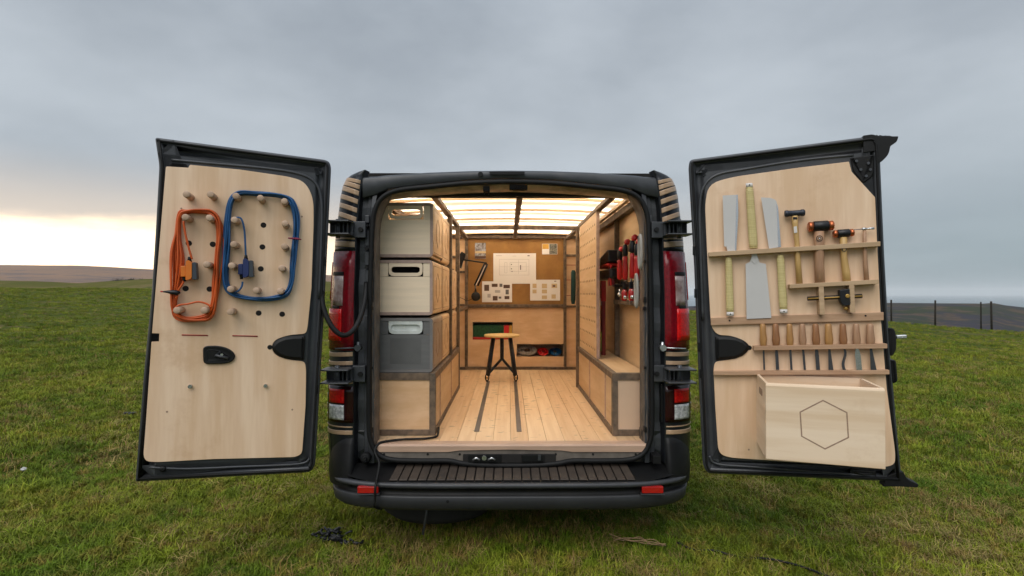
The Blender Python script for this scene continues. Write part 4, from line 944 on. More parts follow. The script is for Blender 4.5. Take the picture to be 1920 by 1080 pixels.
# ---------------------------------------------------------------- cabinets, shelf frame, crates (left)
CX = -.400; CT = .900
lc = thing('base_cabinet', 'low plywood cabinet with grey framing under the crates on the left', 'cabinet', (-.58, .16, FZ))
fy = .165
bx('front_panel', M['ply_end'], lc, -.745, CX - .034, fy + .008, fy + .02, FZ + .03, CT - .036, 0)
bx('front_rail', M['stain'], lc, -.76, CX - .0335, fy, fy + .034, FZ + .001, FZ + .032, .002)
bx('front_rail', M['stain'], lc, -.76, CX - .0335, fy, fy + .034, CT - .038, CT, .002)
bx('front_post', M['stain'], lc, CX - .033, CX, fy, fy + .034, FZ + .001, CT, .002)
CE = 1.60
bx('side_rail', M['stain'], lc, CX - .033, CX, fy + .0345, CE, FZ + .001, FZ + .032, .002)
bx('side_rail', M['stain'], lc, CX - .033, CX, fy + .0345, CE, CT - .038, CT, .002)
ypp = [fy + .035, .42, 1.02, CE - .03]
for a, b in zip(ypp, ypp[1:]):
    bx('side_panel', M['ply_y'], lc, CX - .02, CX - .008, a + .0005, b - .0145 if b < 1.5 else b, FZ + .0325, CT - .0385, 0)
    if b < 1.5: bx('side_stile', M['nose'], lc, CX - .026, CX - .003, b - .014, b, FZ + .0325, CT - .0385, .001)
bx('end_post', M['stain'], lc, CX - .033, CX, CE - .03, CE, FZ + .0325, CT - .0385, .002)
bx('cabinet_top', M['ply_in'], lc, -.76, CX - .034, fy + .035, CE, CT - .02, CT - .004, 0)
bx('cabinet_back', M['ply_in'], lc, -.76, CX - .034, CE - .012, CE, FZ + .001, CT - .021, 0)
sf = thing('shelf_frame', 'grey stained upright frame holding the stacked crates on the left', 'shelf frame', (-.41, 1.0, CT))
for y0, y1 in ((.985, 1.03), (1.555, 1.60)): 
    bx('upright', M['stain'], sf, CX - .033, CX - .001, y0, y1, CT + .001, 1.882, .002)
bx('cross_rail', M['stain'], sf, CX - .03, CX - .004, 1.60, BY - .032, bZ(575, 2.2) - .03, bZ(575, 2.2), .002)
for zz_ in (1.213, 1.530): bx('shelf_runner', M['dark'], sf, -.755, CX - .045, .20, 1.55, zz_ - .010, zz_ - .001, 0)
ZR = [(.903, 1.200), (1.216, 1.517), (1.533, 1.832)]
def crate(name, label, y0, y1, z0, z1, kind, group='storage crates stacked in the left of the van', x0=-.722, x1=-.416, tilt=0):
    t_ = thing(name, label, 'crate', ((x0 + x1) / 2, (y0 + y1) / 2, z0), group)
    side = M['crate_grey'] if kind == 'half' else M['ply_y']
    th = .016
    # outer sleeve with rounded corners
    out = rpoly([(x0, z0, .022), (x1, z0, .022), (x1, z1, .022), (x0, z1, .022)], 4); inn = inset(out, th)
    F = Fr((0, y0, 0), (1, 0, 0), (0, 0, 1))    # n towards camera (-y)
    g = G(); a = [F.p(u, v, 0) for u, v in out]; b = [F.p(u, v, 0) for u, v in inn]; c = [F.p(u, v, -(y1 - y0)) for u, v in out]; d = [F.p(u, v, -.03) for u, v in inn]
    loops(g, [d, b, a], False, False, True, False); obj('front_rim', g, M['crate_edge'] if kind != 'grey' else M['rim_grey'], t_)
    g = G()
    if kind == 'open':
        box(g, x0, x0 + .012, y0 + .02, y1, z0 + .02, z1 - .008); box(g, x1 - .012, x1, y0 + .0005, y1, z0 + .02, z1 - .008); box(g, x0 + .0125, x1 - .0125, y0 + .02, y1 - .0125, z0, z0 + .012); box(g, x0 + .0125, x1 - .0125, y1 - .012, y1, z0 + .0005, z1 - .008)
    else:
        loops(g, [a, c], False, False, True, True); g.add(c, [tuple(range(len(c)))])
    obj('sleeve', g, M['sleeve_grey'] if kind == 'grey' else M['ply_y'], t_)
    # face with a real hand slot: built from pieces round the slot
    fx0, fx1, fz0, fz1 = x0 + th, x1 - th, z0 + th, z1 - th
    mf = M['crate_grey'] if kind == 'grey' else M['crate_face']
    cxm = (fx0 + fx1) / 2 + .004; sw_ = .078; sz1 = fz1 - .020; sz0 = sz1 - .034
    hx0, hx1, hz0 = cxm - .093, cxm + .093, sz0 - .018
    yy0, yy1 = y0 + .004, y0 + .016
    def P4(a_, b_, c_, d_, nm='face_panel', m_=None, o=0): 
        return bx(nm, m_ or mf, t_, a_, b_, yy0 + o, yy1 + o, c_, d_, .0008, seg=1)
    P4(fx0, fx1, fz0, hz0 - .003); P4(fx0, hx0 - .003, hz0 - .002, fz1); P4(hx1 + .003, fx1, hz0 - .002, fz1)
    # handle plate (U shaped tab) with slot
    hm = M['aluminium'] if kind == 'grey' else mf
    outer = rpoly([(hx0, hz0, .03), (hx1, hz0, .03), (hx1, fz1, 0), (hx0, fz1, 0)], 5)
    inner = rpoly([(cxm - sw_, sz0, .014), (cxm + sw_, sz0, .014), (cxm + sw_, sz1, .010), (cxm - sw_, sz1, .010)], 5)
    n_ = 48
    def resample(poly):
        cxx = cxm; czz = (sz0 + sz1) / 2; res = []
        for i in range(n_):
            th_ = 2 * math.pi * i / n_ + .01; dx, dz = math.cos(th_), math.sin(th_); best = None
            for j in range(len(poly)):
                ax, az = poly[j]; bx_, bz_ = poly[(j + 1) % len(poly)]; ex, ez = bx_ - ax, bz_ - az
                de = dx * ez - dz * ex
                if abs(de) < 1e-12: continue
                tt = ((ax - cxx) * ez - (az - czz) * ex) / de; uu = ((ax - cxx) * dz - (az - czz) * dx) / de
                if tt > 0 and -1e-6 <= uu <= 1 + 1e-6 and (best is None or tt < best): best = tt
            res.append((cxx + dx * best, czz + dz * best))
        return res
    ro, ri = resample(outer), resample(inner)
    g = G(); F2 = Fr((0, yy0, 0), (1, 0, 0), (0, 0, 1))
    loops(g, [[F2.p(u, v, -.012) for u, v in ro], [F2.p(u, v, .0015) for u, v in ro], [F2.p(u, v, .0015) for u, v in ri], [F2.p(u, v, -.012) for u, v in ri]], False, False, True, False)
    obj('handle_plate', g, hm, t_)
    if kind == 'grey':
        g = G(); box(g, cxm - sw_ - .006, cxm + sw_ + .006, yy1 - .002, yy1 + .006, sz0 - .006, sz1 + .006); obj('handle_cup', g, M['aluminium'], t_)
        g = G(); box(g, cxm - .085, cxm + .085, yy0 - .0012, yy0 + .001, fz0 + .03, fz0 + .17)
        obj('embossed_square', g, mat('grey laminate darker', (.118, .117, .116), .5), t_)
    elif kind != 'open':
        g = G(); box(g, fx0, fx1, yy1 + .05, yy1 + .055, fz0, fz1 - .02); obj('slot_shade_sheet', g, M['dark'], t_)  # near-black sheet painting in the shade behind the hand slot
    # engraved hexagon on the side facing the aisle
    F3 = Fr((x1 + .0005, 0, 0), (0, 1, 0), (0, 0, 1)); cy = (y0 + y1) / 2; cz = (z0 + z1) / 2; hx = [(cy + .075 * math.sin(R(60 * i)), cz + .085 * math.cos(R(60 * i))) for i in range(6)]
    g = G(); tube(g, [Vector((x1 + .0002, a_, b_)) for a_, b_ in hx], .0016, 4, True); obj('engraved_hexagon', g, M['ply_edge'], t_)
    g = G(); q = [(y0 + .03, z0 + .03), (y1 - .03, z0 + .03), (y1 - .03, z1 - .03), (y0 + .03, z1 - .03)]
    tube(g, [Vector((x1 + .0002, a_, b_)) for a_, b_ in q], .0013, 4, True); obj('engraved_border', g, M['ply_edge'], t_)
    return t_
rowsn = ['bottom', 'middle', 'top']
crate('storage_crate', 'pale crate with a warm lit hand slot, top of the front stack', .175, .575, *ZR[2], 'open')
crate('storage_crate', 'cream crate with a dark hand slot, middle of the front stack', .168, .570, *ZR[1], 'cream')
crate('storage_crate', 'grey faced crate with a metal grip standing on the cabinet', .172, .575, *ZR[0], 'grey')
for i, (z0, z1) in enumerate(ZR):
    crate('storage_crate', 'plywood crate in the second row back, %s of its stack' % rowsn[i], .585, .975, z0, z1, 'cream')
    if i < 2: crate('storage_crate', 'plywood crate behind the first upright, %s of the rear stack' % ['lower', 'upper'][i], 1.10, 1.48, z0, z1, 'cream')
# ---------------------------------------------------------------- right bench and pegboard
BX = .563; BT = .900
rb = thing('bench_cabinet', 'low plywood bench cabinet with grey framing along the right side', 'bench', (.66, .15, FZ))
bx('front_panel', mat('pale laminated end panel', (.68, .47, .32), .5, 0, .05, (3, 3, 3)), rb, BX + .030, .755, .158, .17, FZ + .034, BT - .036, 0)
bx('front_rail', M['stain'], rb, BX + .0305, .757, .15, .184, FZ + .001, FZ + .034, .002)
bx('front_rail', M['stain'], rb, BX + .0305, .757, .15, .184, BT - .036, BT, .002)
bx('front_post', M['stain'], rb, BX, BX + .030, .15, .184, FZ + .001, BT, .002)
BE = 1.60
bx('side_rail', M['stain'], rb, BX, BX + .030, .1845, BE, FZ + .001, FZ + .034, .002)
bx('side_rail', M['stain'], rb, BX, BX + .030, .1845, BE, BT - .036, BT, .002)
yp = [.1845, .40, 1.0, BE - .03]
for a, b in zip(yp, yp[1:]):
    e = b - .0145 if b < 1.5 else b
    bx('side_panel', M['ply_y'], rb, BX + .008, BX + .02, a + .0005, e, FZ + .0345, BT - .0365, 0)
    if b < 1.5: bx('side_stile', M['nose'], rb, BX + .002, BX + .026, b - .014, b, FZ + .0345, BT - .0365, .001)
bx('end_post', M['stain'], rb, BX, BX + .03, BE - .03, BE, FZ + .0345, BT - .0365, .002)
bx('bench_top', M['ply_y'], rb, BX + .0305, .757, .1845, BE, BT - .018, BT - .002, .001)
bx('cabinet_back', M['ply_in'], rb, BX + .031, .757, BE - .012, BE, FZ + .001, BT - .02, 0)
pbd = thing('pegboard', 'upright perforated plywood board standing on the right bench', 'pegboard', (.585, 1.2, BT))
PX0, PX1, PY0, PY1 = .582, .600, .79, 1.60
bx('perforated_board', M['ply_y'], pbd, PX0, PX1, PY0, PY1, BT + .001, 1.878, .001)
bx('front_edge', M['crate_edge'], pbd, PX0 + .0005, PX1 + .0035, PY0 - .012, PY0 - .0005, BT + .001, 1.878, .001)
for i in range(10):
    for j in range(10):
        g = G(); y = PY0 + .055 + j * .0555 * 1.4 + 0 * 1; z = BT + .055 + i * .094; cyl(g, (PX0 - .0008, y, z), (PX0 + .003, y, z), .0082, None, 10); obj('peg_hole', g, M['hole'], pbd)
bx('end_post', M['stain'], pbd, .556, .5815, 1.605, 1.65, FZ + .001, 1.879, .002)

# ---------------------------------------------------------------- tools hung on the right wall
RW = Fr((WR, 0, 0), (0, 1, 0), (0, 0, 1)); 
if RW.n.x > 0: RW.n = -RW.n
def wy(px, py, n): return onF(RW, px, py, n)
def clamp(px, ptop, pbot, n, label, sx=1.0, flipj=1, grip=True, low=False):
    y, zt = wy(px, ptop, n); y2, zb = wy(px, pbot, n)
    t_ = thing('bar_clamp', label, 'clamp', (WR - n, y, zb), 'red and black bar clamps hung on the right wall')
    X_ = WR - n
    bx('bar', M['chrome'], t_, X_ - .004, X_ + .004, y - .011, y + .011, zb, zt - .02, .001)
    g = G(); z = zt - .05; prism(g, Fr((X_ - .012, 0, 0), (0, 1, 0), (0, 0, 1)), [(y - .02, z - .02), (y + .02, z - .02), (y + .02, z + .03), (y + .10 * flipj if flipj > 0 else y + .02, z + .03), (y + .02, z + .045), (y - .02, z + .045)], 0, .024); obj('fixed_jaw', g, M['iron'], t_, .003)
    H = zt - zb; zm = zb + H * .20
    g = G(); box(g, X_ - .014, X_ + .014, y - .022, y + .022, zm - .03, zm + .05); box(g, X_ - .010, X_ + .010, y + .02, y + .09, zm + .03, zm + .05); obj('sliding_jaw', g, M['iron'], t_, .004)
    if low:
        g = G(); lathe(g, (X_ - .036, y + .01, zb + .03 * H), (0, 0, 1), [(0, .010), (.02 * H, .017), (.14 * H, .019), (.18 * H, .010)], 12); obj('lower_grip', g, M['red'], t_)
    if grip:
        g = G(); lathe(g, (X_ - .034, y, zm + .06), (0, 0, 1), [(0, .010), (.03 * H, .016), (.2 * H, .017), (.3 * H, .013), (.36 * H, .016), (.38 * H, .008)], 12); obj('red_grip', g, M['red'], t_)
        g = G(); lathe(g, (X_ - .034, y, zm + .062 + .38 * H), (0, 0, 1), [(0, .012), (.02 * H, .016), (.14 * H, .016), (.18 * H, .010)], 12); obj('black_grip', g, M['iron'], t_)
    g = G(); lathe(g, (X_ - .02, y, zt - .028), (0, 0, 1), [(0, .016), (.01, .021), (.025, .019), (.035, .006)], 12); obj('red_knob', g, M['red'], t_)
    g = G(); cyl(g, (X_ - .034, y, zm + .0), (X_ - .034, y, zb + .04), .006); lathe(g, (X_ - .034, y, zb + .02), (0, 0, 1), [(0, .004), (.005, .014), (.02, .014), (.025, .006)], 10); obj('screw', g, M['chrome'], t_)
clamp(1206, 449, 571, .045, 'bar clamp with red grip hung nearest the door opening', 1)
clamp(1197, 442, 568, .05, low=True, label='tallest bar clamp with a domed red knob, second from the opening')
clamp(1183, 450, 568, .055, 'bar clamp with red knob and long red grip, third from the opening', low=True)
clamp(1172, 464, 562, .045, 'bar clamp partly behind the black tool roll')
# grey spring rings (hose clips) hung over the clamps
for px, py, h_, lab in ((1200, 472, .17, 'upper grey oval cable loop hung over the clamps'), (1193, 545, .17, 'lower grey oval cable loop hung beside the clamps')):
    y, z = wy(px, py, .11); g = G(); tube(g, [(WR - .11, y + .026 * math.cos(2 * math.pi * i / 20), z + h_ / 2 * math.sin(2 * math.pi * i / 20)) for i in range(20)], .0075, 8, True)
    tag(obj('cable_loop', g, mat('grey cord', (.38, .35, .31), .6)), lab, 'cable loop', 'grey loops on the right wall')
# long clamps / tool roll further in
t_ = thing('tool_roll', 'black and red tool roll lying across the pegs beside the pegboard', 'tool roll', (WR - .1, .95, 1.45))
y0, z0 = wy(1169, 480, .03); y1, z1 = wy(1126, 470, .12)
g = G(); box(g, WR - .12, WR - .03, y0, 1.22, 1.43, 1.50); obj('roll_body', g, M['iron'], t_, .015)
g = G(); box(g, WR - .128, WR - .05, y0 + .02, 1.16, 1.512, 1.535); obj('roll_strap', g, M['red'], t_, .008)
g = G(); prism(g, Fr((WR - .13, 0, 0), (0, 1, 0), (0, 0, 1)), [(y0 - .01, 1.54), (1.24, 1.52), (1.22, 1.56), (y0 + .03, 1.62), (y0 - .01, 1.615)], 0, .09); obj('roll_flap', g, M['iron'], t_, .006)
t_ = thing('tool_pouch', 'red and black tool pouch hanging below the tool roll', 'pouch', (WR - .08, .80, 1.2))
y0, z0 = wy(1169, 490, .03); y1, z1 = wy(1154, 538, .06)
bx('pouch_body', M['iron'], t_, WR - .085, WR - .03, y0, y1, z1, 1.398, .01); bx('pouch_front', M['red_d'], t_, WR - .10, WR - .086, y0 + .015, y1 - .015, z1 + .12, 1.39, .01)
for k_ in (.25, .55, .8): bx('pouch_tool', M['red'] if k_ != .55 else M['iron'], t_, WR - .112, WR - .101, y0 + (y1 - y0) * k_ - .012, y0 + (y1 - y0) * k_ + .012, z1 + .15, 1.385, .006)
for px, lab, m_, zt, zb in ((1136, 'dark red spirit level standing upright behind the pegboard edge', 'red_d', 1.42, .905),):
    y, z = wy(px, 600, .10); t_ = thing('spirit_level', lab, 'spirit level', (WR - .1, y, zb))
    bx('level_body', M[m_], t_, WR - .13, WR - .103, y - .01, y + .05, zb, zt, .003); bx('level_vial', M['white'], t_, WR - .134, WR - .1305, y + .005, y + .03, 1.25, 1.30, .001); bx('level_end', M['red'], t_, WR - .133, WR - .10, y - .012, y + .052, zt - .14, zt + .003, .003)
    bx('level_tape', M['lime'], t_, WR - .137, WR - .1305, y - .005, y + .02, .93, 1.07, .003)

# ---------------------------------------------------------------- stool
SYc = 1.98
sfp = lambda a, b, y=SYc: onY(a, b, y)
st = thing('stool', 'round plywood topped stool with black splayed metal legs on the van floor', 'stool', (sfp(941, 700).x, SYc, FZ))
sx0 = sfp(941, 700).x; seat_z = sfp(941, 629).z; rr = (sfp(975, 629).x - sfp(908, 629).x) / 2
g = G(); lathe(g, (sx0, SYc, seat_z - .011), (0, 0, 1), [(0, rr - .006), (.003, rr), (.017, rr), (.02, rr - .004)], 36); obj('seat', g, mat('stool top plywood', (.62, .42, .17), .45, 0, .08, (20, 3, 20)), st)
fl_, frn = sfp(915, 705, SYc - .10), sfp(968, 705, SYc - .10)
footz = FZ
lf = Vector((sx0 - .128, SYc - .08, footz)); rf = Vector((sx0 + .124, SYc - .08, footz))
def ang(g, a, b, w_=.012): tube(g, [a, b], w_, 4)
g = G(); ang(g, (sx0 - .075, SYc - .03, seat_z - .012), lf + Vector((.006, 0, .055)), .019); obj('leg', g, M['blueblack'], st)
g = G(); ang(g, (sx0 + .073, SYc - .03, seat_z - .012), rf + Vector((-.006, 0, .055)), .019); obj('leg', g, M['blueblack'], st)
jn = Vector((sx0, SYc + .06, FZ + .185))
g = G(); ang(g, (sx0, SYc + .05, seat_z - .012), jn, .017); obj('leg', g, M['blueblack'], st)
for q in (lf, rf):
    g = G(); ang(g, jn, q + Vector((0, 0, .06)), .015); obj('brace', g, M['blueblack'], st)
    g = G(); tube(g, spline([q + Vector((-.012, 0, .06)), q + Vector((-.014, -.004, .03)), q + Vector((0, -.01, .006)), q + Vector((.014, -.004, .03)), q + Vector((.012, 0, .06))], 4), .005, 6); obj('foot_loop', g, M['iron'], st)
    g = G(); cyl(g, q + Vector((0, -.012, .036)), q + Vector((0, .012, .036)), .008); obj('foot_pin', g, M['brass'], st)
    g = G(); lathe(g, q, (0, 0, 1), [(0, .006), (.006, .010), (.014, .007)], 10); obj('foot', g, M['rubber'], st)

# ---------------------------------------------------------------- cords on the left door
def loop_cord(nm, label, ctrl, nstr, spread, r, m, seed, zlift, F=LD):
    t_ = thing(nm, label, 'extension cord', F.p(*onF(F, *ctrl[0], .03), .03)); rn = random.Random(seed); g = G()
    cu = sum(onF(F, *c, .03)[0] for c in ctrl) / len(ctrl); cv_ = sum(onF(F, *c, .03)[1] for c in ctrl) / len(ctrl)
    for s in range(nstr):
        q = []; k = (s / (nstr - 1) - .5)
        ph = rn.uniform(0, 6); 
        for i, c in enumerate(ctrl):
            u, v = onF(F, *c, .03); d = Vector((u - cu, v - cv_)).normalized()
            off = spread[i] * (k + .22 * math.sin(ph + i * 1.1)); q.append(F.p(u + d.x * off, v + d.y * off, .020 + zlift * ((s * 37 % nstr) / nstr) + .004 * math.sin(ph * 2 + i * 1.7)))
        tube(g, spline(q, 5, True), r, 7, True)
    obj('cable_loops', g, m, t_); return t_
oc = loop_cord('extension_cord', 'orange extension cord wound in a tall loop round pegs on the left door',
    [(338, 405), (352, 397), (375, 396), (396, 399), (409, 414), (412, 440), (408, 480), (404, 530), (401, 570), (392, 592), (370, 598), (345, 597), (330, 588), (326, 570), (330, 530), (331, 480), (333, 440)],
    10, [.024, .010, .010, .014, .026, .034, .036, .036, .036, .026, .018, .018, .024, .030, .040, .040, .032], .0042, M['orange'], 4, .030)
def seg(par, F, pts, r, m, nm, n=.05):
    g = G(); tube(g, spline([F.p(*onF(F, a, b, (c[0] if c else n)), (c[0] if c else n)) for a, b, *c in pts], 6), r, 8); return obj(nm, g, m, par)
seg(oc, LD, [(344, 415), (348, 440), (354, 465), (360, 486)], .0045, M['orange'], 'cable_tail')
seg(oc, LD, [(324, 585), (334, 573), (352, 570), (372, 566), (388, 570), (396, 576)], .0042, M['orange'], 'cable_tail')
def plug(par, F, px, py, cm, dm, n=.05):
    u, v = onF(F, px, py, n)
    g = G(); prism(g, F, rpoly([(u - .010, v - .036, .008), (u + .014, v - .046, .006), (u + .014, v + .040, .006), (u + .002, v + .046, .010), (u - .010, v + .03, .006)], 3), n - .022, n + .022); obj('socket_body', g, cm, par, .003)
    g = G(); prism(g, F, rpoly([(u - .030, v - .042, .008), (u - .0105, v - .040, .002), (u - .0105, v + .034, .002), (u - .026, v + .038, .012)], 3), n - .020, n + .020); obj('socket_cover', g, dm, par, .003)
    g = G(); prism(g, F, rpoly([(u + .0145, v - .028, .003), (u + .034, v - .030, .003), (u + .034, v + .018, .003), (u + .0145, v + .02, .003)], 2), n - .018, n + .018); obj('plug_top', g, cm, par, .003)
    g = G(); lathe(g, F.p(u + .004, v + .040, n), F.v, [(0, .010), (.012, .007), (.02, .006)], 8); obj('cable_gland', g, M['plastic'], par); g = G(); lathe(g, F.p(u + .022, v - .028, n), -F.v, [(0, .010), (.014, .007), (.022, .006)], 8); obj('cable_gland', g, M['plastic'], par)
plug(oc, LD, 357, 507, M['orange_l'], M['socket'])
seg(oc, LD, [(346, 524), (341, 534), (334, 545), (330, 560)], .0042, M['orange'], 'cable_tail')
g = G(); q = [LD.p(*onF(LD, a, b, .055), .055) for a, b in ((306, 547), (314, 547), (322, 548), (332, 549), (338, 549))]; tube(g, q, [.003, .006, .010, .012, .004], 8); obj('cable_tie', g, M['iron'], oc)
g = G(); q = [LD.p(*onF(LD, a, b, .055), .055) for a, b in ((301, 546.5), (306, 547))]; tube(g, q, .003, 6); obj('tie_end', g, M['red'], oc)
bc = loop_cord('extension_cord', 'blue extension cord wound in a wide loop round pegs on the left door',
    [(434, 378), (448, 363), (480, 363), (515, 365), (540, 371), (550, 385), (555, 415), (552, 460), (549, 500), (547, 530), (536, 552), (505, 560), (470, 559), (440, 552), (425, 538), (421, 510), (424, 460), (428, 410)],
    8, [.018, .012, .010, .010, .014, .022, .024, .020, .020, .020, .020, .012, .010, .012, .018, .022, .024, .020], .0046, M['blue'], 8, .026)
seg(bc, LD, [(441, 408), (452, 410), (458, 430), (460, 460), (461, 482)], .0042, M['blue'], 'cable_tail')
seg(bc, LD, [(455, 528), (453, 538), (446, 546), (436, 549)], .0042, M['blue'], 'cable_tail')
plug(bc, LD, 463, 503, M['navy'], M['socket'])
g = G(); q = [LD.p(*onF(LD, a, b, .052), .052) for a, b in ((540, 446.5), (548, 447), (557, 447.5), (565, 449))]; tube(g, q, [.003, .004, .005, .0025], 8); obj('cable_tie', g, mat('crimson tie', (.25, .01, .05), .5), bc)

# ---------------------------------------------------------------- tools on the right door
def rp(px, py, n): return RD.p(*onF(RD, px, py, n), n)
def poly_px(F, pts, n0, n1): 
    g = G(); prism(g, F, rpoly(dp(F, pts, n1), 4), n0, n1); return g
GS = 'pull saws on the right door'
def saw(label, blade, handle, neck=None, spine=None):
    x0 = sum(p[0] for p in blade) / len(blade); y0 = max(p[1] for p in blade + handle)
    t_ = thing('pull_saw', label, 'saw', RD.p(*onF(RD, x0, y0, .03), .03), GS)
    obj('blade', poly_px(RD, blade, .034, .0355), M['steel'], t_)
    # wound handle: oval section swept between ends
    (a, b, wa), (c, d, wb) = handle
    g = G(); p0 = rp(a, b, .036); p1 = rp(c, d, .036); L = []
    for i in range(13):
        q = p0.lerp(p1, i / 12); ww = wa + (wb - wa) * i / 12
        if i in (0, 12): ww *= .8
        L.append([q + RD.u * (ww * math.cos(th)) + RD.n * (.010 * math.sin(th)) for th in [2 * math.pi * k / 12 for k in range(12)]])
    loops(g, L, True, True, True, True); obj('handle', g, M['cane'], t_)
    e = p1 if d > b and not (blade[0][1] > b) else p1
    for q, sgn in ((p1, 1),):
        dr = (p1 - p0).normalized(); g = G(); L = [[q + dr * h + RD.u * (wb * .92 * math.cos(th)) + RD.n * (.0105 * math.sin(th)) for th in [2 * math.pi * k / 12 for k in range(12)]] for h in (0, .018)]
        loops(g, L, True, True, True, True); obj('handle_end', g, M['white'], t_)
        g = G(); cyl(g, q + dr * .009 + RD.n * .009, q + dr * .009 + RD.n * .0115, .003); obj('pin', g, M['iron'], t_)
    # windings
    g = G(); n_ = 34
    for i in range(n_):
        q = p0.lerp(p1, (i + .5) / n_); ww = wa + (wb - wa) * (i + .5) / n_
        tube(g, [q + RD.u * ((ww + .0003) * math.cos(th)) + RD.n * (.0103 * math.sin(th)) for th in [2 * math.pi * k / 10 for k in range(10)]], .0011, 4, True)
    w2 = obj('cane_winding', g, M['cane'], t_); w2['kind'] = 'stuff'
    if neck: obj('ferrule', poly_px(RD, neck, .0335, .038), M['steel'], t_)
    if spine: obj('blade_edge', poly_px(RD, spine, .0345, .0362), M['chrome'], t_)
    g = G(); 
    return t_
saw('straight bladed pull saw, blade up, nearest the hinge side of the right door', [(1355, 366.5), (1383, 365), (1384, 400), (1380, 472), (1365, 474), (1362, 462), (1358, 462)], [(1366, 482, .0150), (1369, 585, .0175)], spine=[(1380.5, 366), (1383.5, 365), (1384.5, 400), (1380.5, 470), (1378, 470)])
saw('broad pull saw hung blade down, its pale handle standing highest', [(1410, 479), (1419, 477), (1424, 492), (1436, 495), (1446, 592), (1446, 596), (1400, 598), (1398, 495), (1406, 491)], [(1413, 466, .0195), (1405, 351, .0165)], neck=[(1409, 472), (1418, 471), (1421, 488), (1415, 495), (1409, 489)])
saw('curved tip pull saw, blade up, left of the black steel hammer', [(1427, 370), (1445, 371, .008), (1455, 375, .01), (1459, 388, .004), (1464, 463), (1442, 466)], [(1463, 478, .0160), (1469, 580, .0180)], spine=[(1456, 382), (1459, 388), (1464.5, 463), (1459, 463.5)])
GH = 'hammers on the right door'
def hammer(label, hx0, hx1, hy, hr, kind, hpts, hmat, hw):
    t_ = thing('hammer', label, 'hammer', rp(hpts[-1][0], hpts[-1][1], .04), GH)
    N_ = .040
    a = rp(hx0, hy[0], N_); b = rp(hx1, hy[1], N_); ax = (b - a); Ln = ax.length; ax.normalize()
    if kind == 'copper':
        g = G(); lathe(g, a + ax * Ln * .20, ax, [(0, hr * .85), (.003, hr), (Ln * .60 - .003, hr), (Ln * .60, hr * .85)], 18); obj('head', g, M['iron'], t_)
        g = G(); lathe(g, a, ax, [(0, hr * .72), (.004, hr * .92), (Ln * .2, hr * .90)], 18); obj('copper_face', g, M['copper'], t_)
        g = G(); lathe(g, b, -ax, [(0, hr * .72), (.004, hr * .92), (Ln * .2, hr * .86)], 18); obj('copper_face', g, M['copper'], t_)
    elif kind == 'steel':
        g = G(); lathe(g, a, ax, [(0, hr * .8), (.004, hr), (.014, hr), (.018, hr * .85), (Ln - .018, hr * .85), (Ln - .014, hr), (Ln - .004, hr), (Ln, hr * .8)], 8); obj('head', g, M['blueblack'], t_)
    else:
        g = G(); lathe(g, a, ax, [(0, .0015), (Ln * .45, .003), (Ln * .46, hr), (Ln * .60, hr), (Ln * .61, hr * .6), (Ln * .75, hr * .6), (Ln * .76, hr * .75), (Ln, hr * .75)], 10); obj('head', g, M['chrome'], t_)
    g = G(); pts = [rp(x, y, .038) for x, y, *_ in hpts]; tube(g, pts, [w_ for *_, w_ in hpts], 12); obj('handle', g, hmat, t_)
    return t_
h = hammer('steel hammer with square black head and pale handle, highest of the hammers', 1471, 1509, (401, 398.5), .0160, 'steel', [(1490, 405, .0135), (1490.5, 420, .0130), (1494, 450, .0105), (1496, 490, .0120), (1499, 533, .0135)], M['hickory'], .01)
g = poly_px(RD, [(1488, 425), (1494, 424), (1495, 436), (1489, 437)], .049, .0515); obj('price_tag', g, M['white'], h)
g = poly_px(RD, [(1487, 407), (1495, 407), (1495, 411), (1487, 411)], .051, .0528); obj('maker_mark', g, M['iron'], h)
h = hammer('large copper faced hammer with thick pinkish handle', 1515, 1563, (425.5, 422.5), .0240, 'copper', [(1536, 434, .0210), (1536, 460, .0205), (1536, 500, .0195), (1538, 538, .0205)], M['handle_c'], .017)
for r_, m_ in ((.0135, 'iron'), (.0105, 'handle_c'), (.006, 'iron'), (.003, 'white')):
    g = G(); p_ = rp(1536.5, 447, .0585); cyl(g, p_, p_ + RD.n * (.0012 + (.014 - r_) * .1), r_, None, 20); obj('maker_mark', g, M[m_], h)
h = hammer('smaller copper faced hammer with pale tapering handle', 1562, 1601, (439, 436), .0185, 'copper', [(1581, 445, .0155), (1582, 465, .0145), (1582, 480, .0130), (1586, 510, .0165), (1588, 533, .0165)], M['hickory'], .012)
for r_, m_ in ((.009, 'iron'), (.006, 'hickory')):
    g = G(); p_ = rp(1583, 468, .0525); cyl(g, p_, p_ + RD.n * (.0012 + (.01 - r_) * .1), r_, None, 16); obj('maker_mark', g, M[m_], h)
hammer('tiny pin hammer with slim steel head at the outer edge of the top rail', 1598, 1639, (431, 428), .007, 'pin', [(1621, 432, .007), (1621, 460, .0075), (1623, 500, .0095), (1625, 530, .0105)], M['handle_c'], .005)
# marking gauge on its bracket
mg = thing('marking_gauge', 'black and brass marking gauge resting across two brackets', 'marking gauge', rp(1575, 575, .08))
g = G(); a, b = rp(1514, 560, .045), rp(1616, 555, .045); tube(g, [a, b], .0095, 8); obj('stem', g, M['iron'], mg)
g = G(); d = RD.n * .0085; tube(g, [a + d, b + d], .0035, 6); obj('brass_strip', g, M['brass'], mg)
g = poly_px(RD, [(1574, 544, .004), (1595, 541, .004), (1597, 572, .004), (1584, 574, .004), (1578, 570, .006), (1575, 562, .003)], .03, .0615); obj('fence', g, M['iron'], mg, .003)
g = G(); p_ = rp(1589, 555, .0615); lathe(g, p_, RD.n, [(0, .009), (.003, .009), (.004, .006)], 12); p2_ = rp(1586, 575, .045); lathe(g, p2_, -RD.v, [(0, .007), (.008, .010), (.014, .006)], 10); obj('thumb_screw', g, M['brass'], mg)
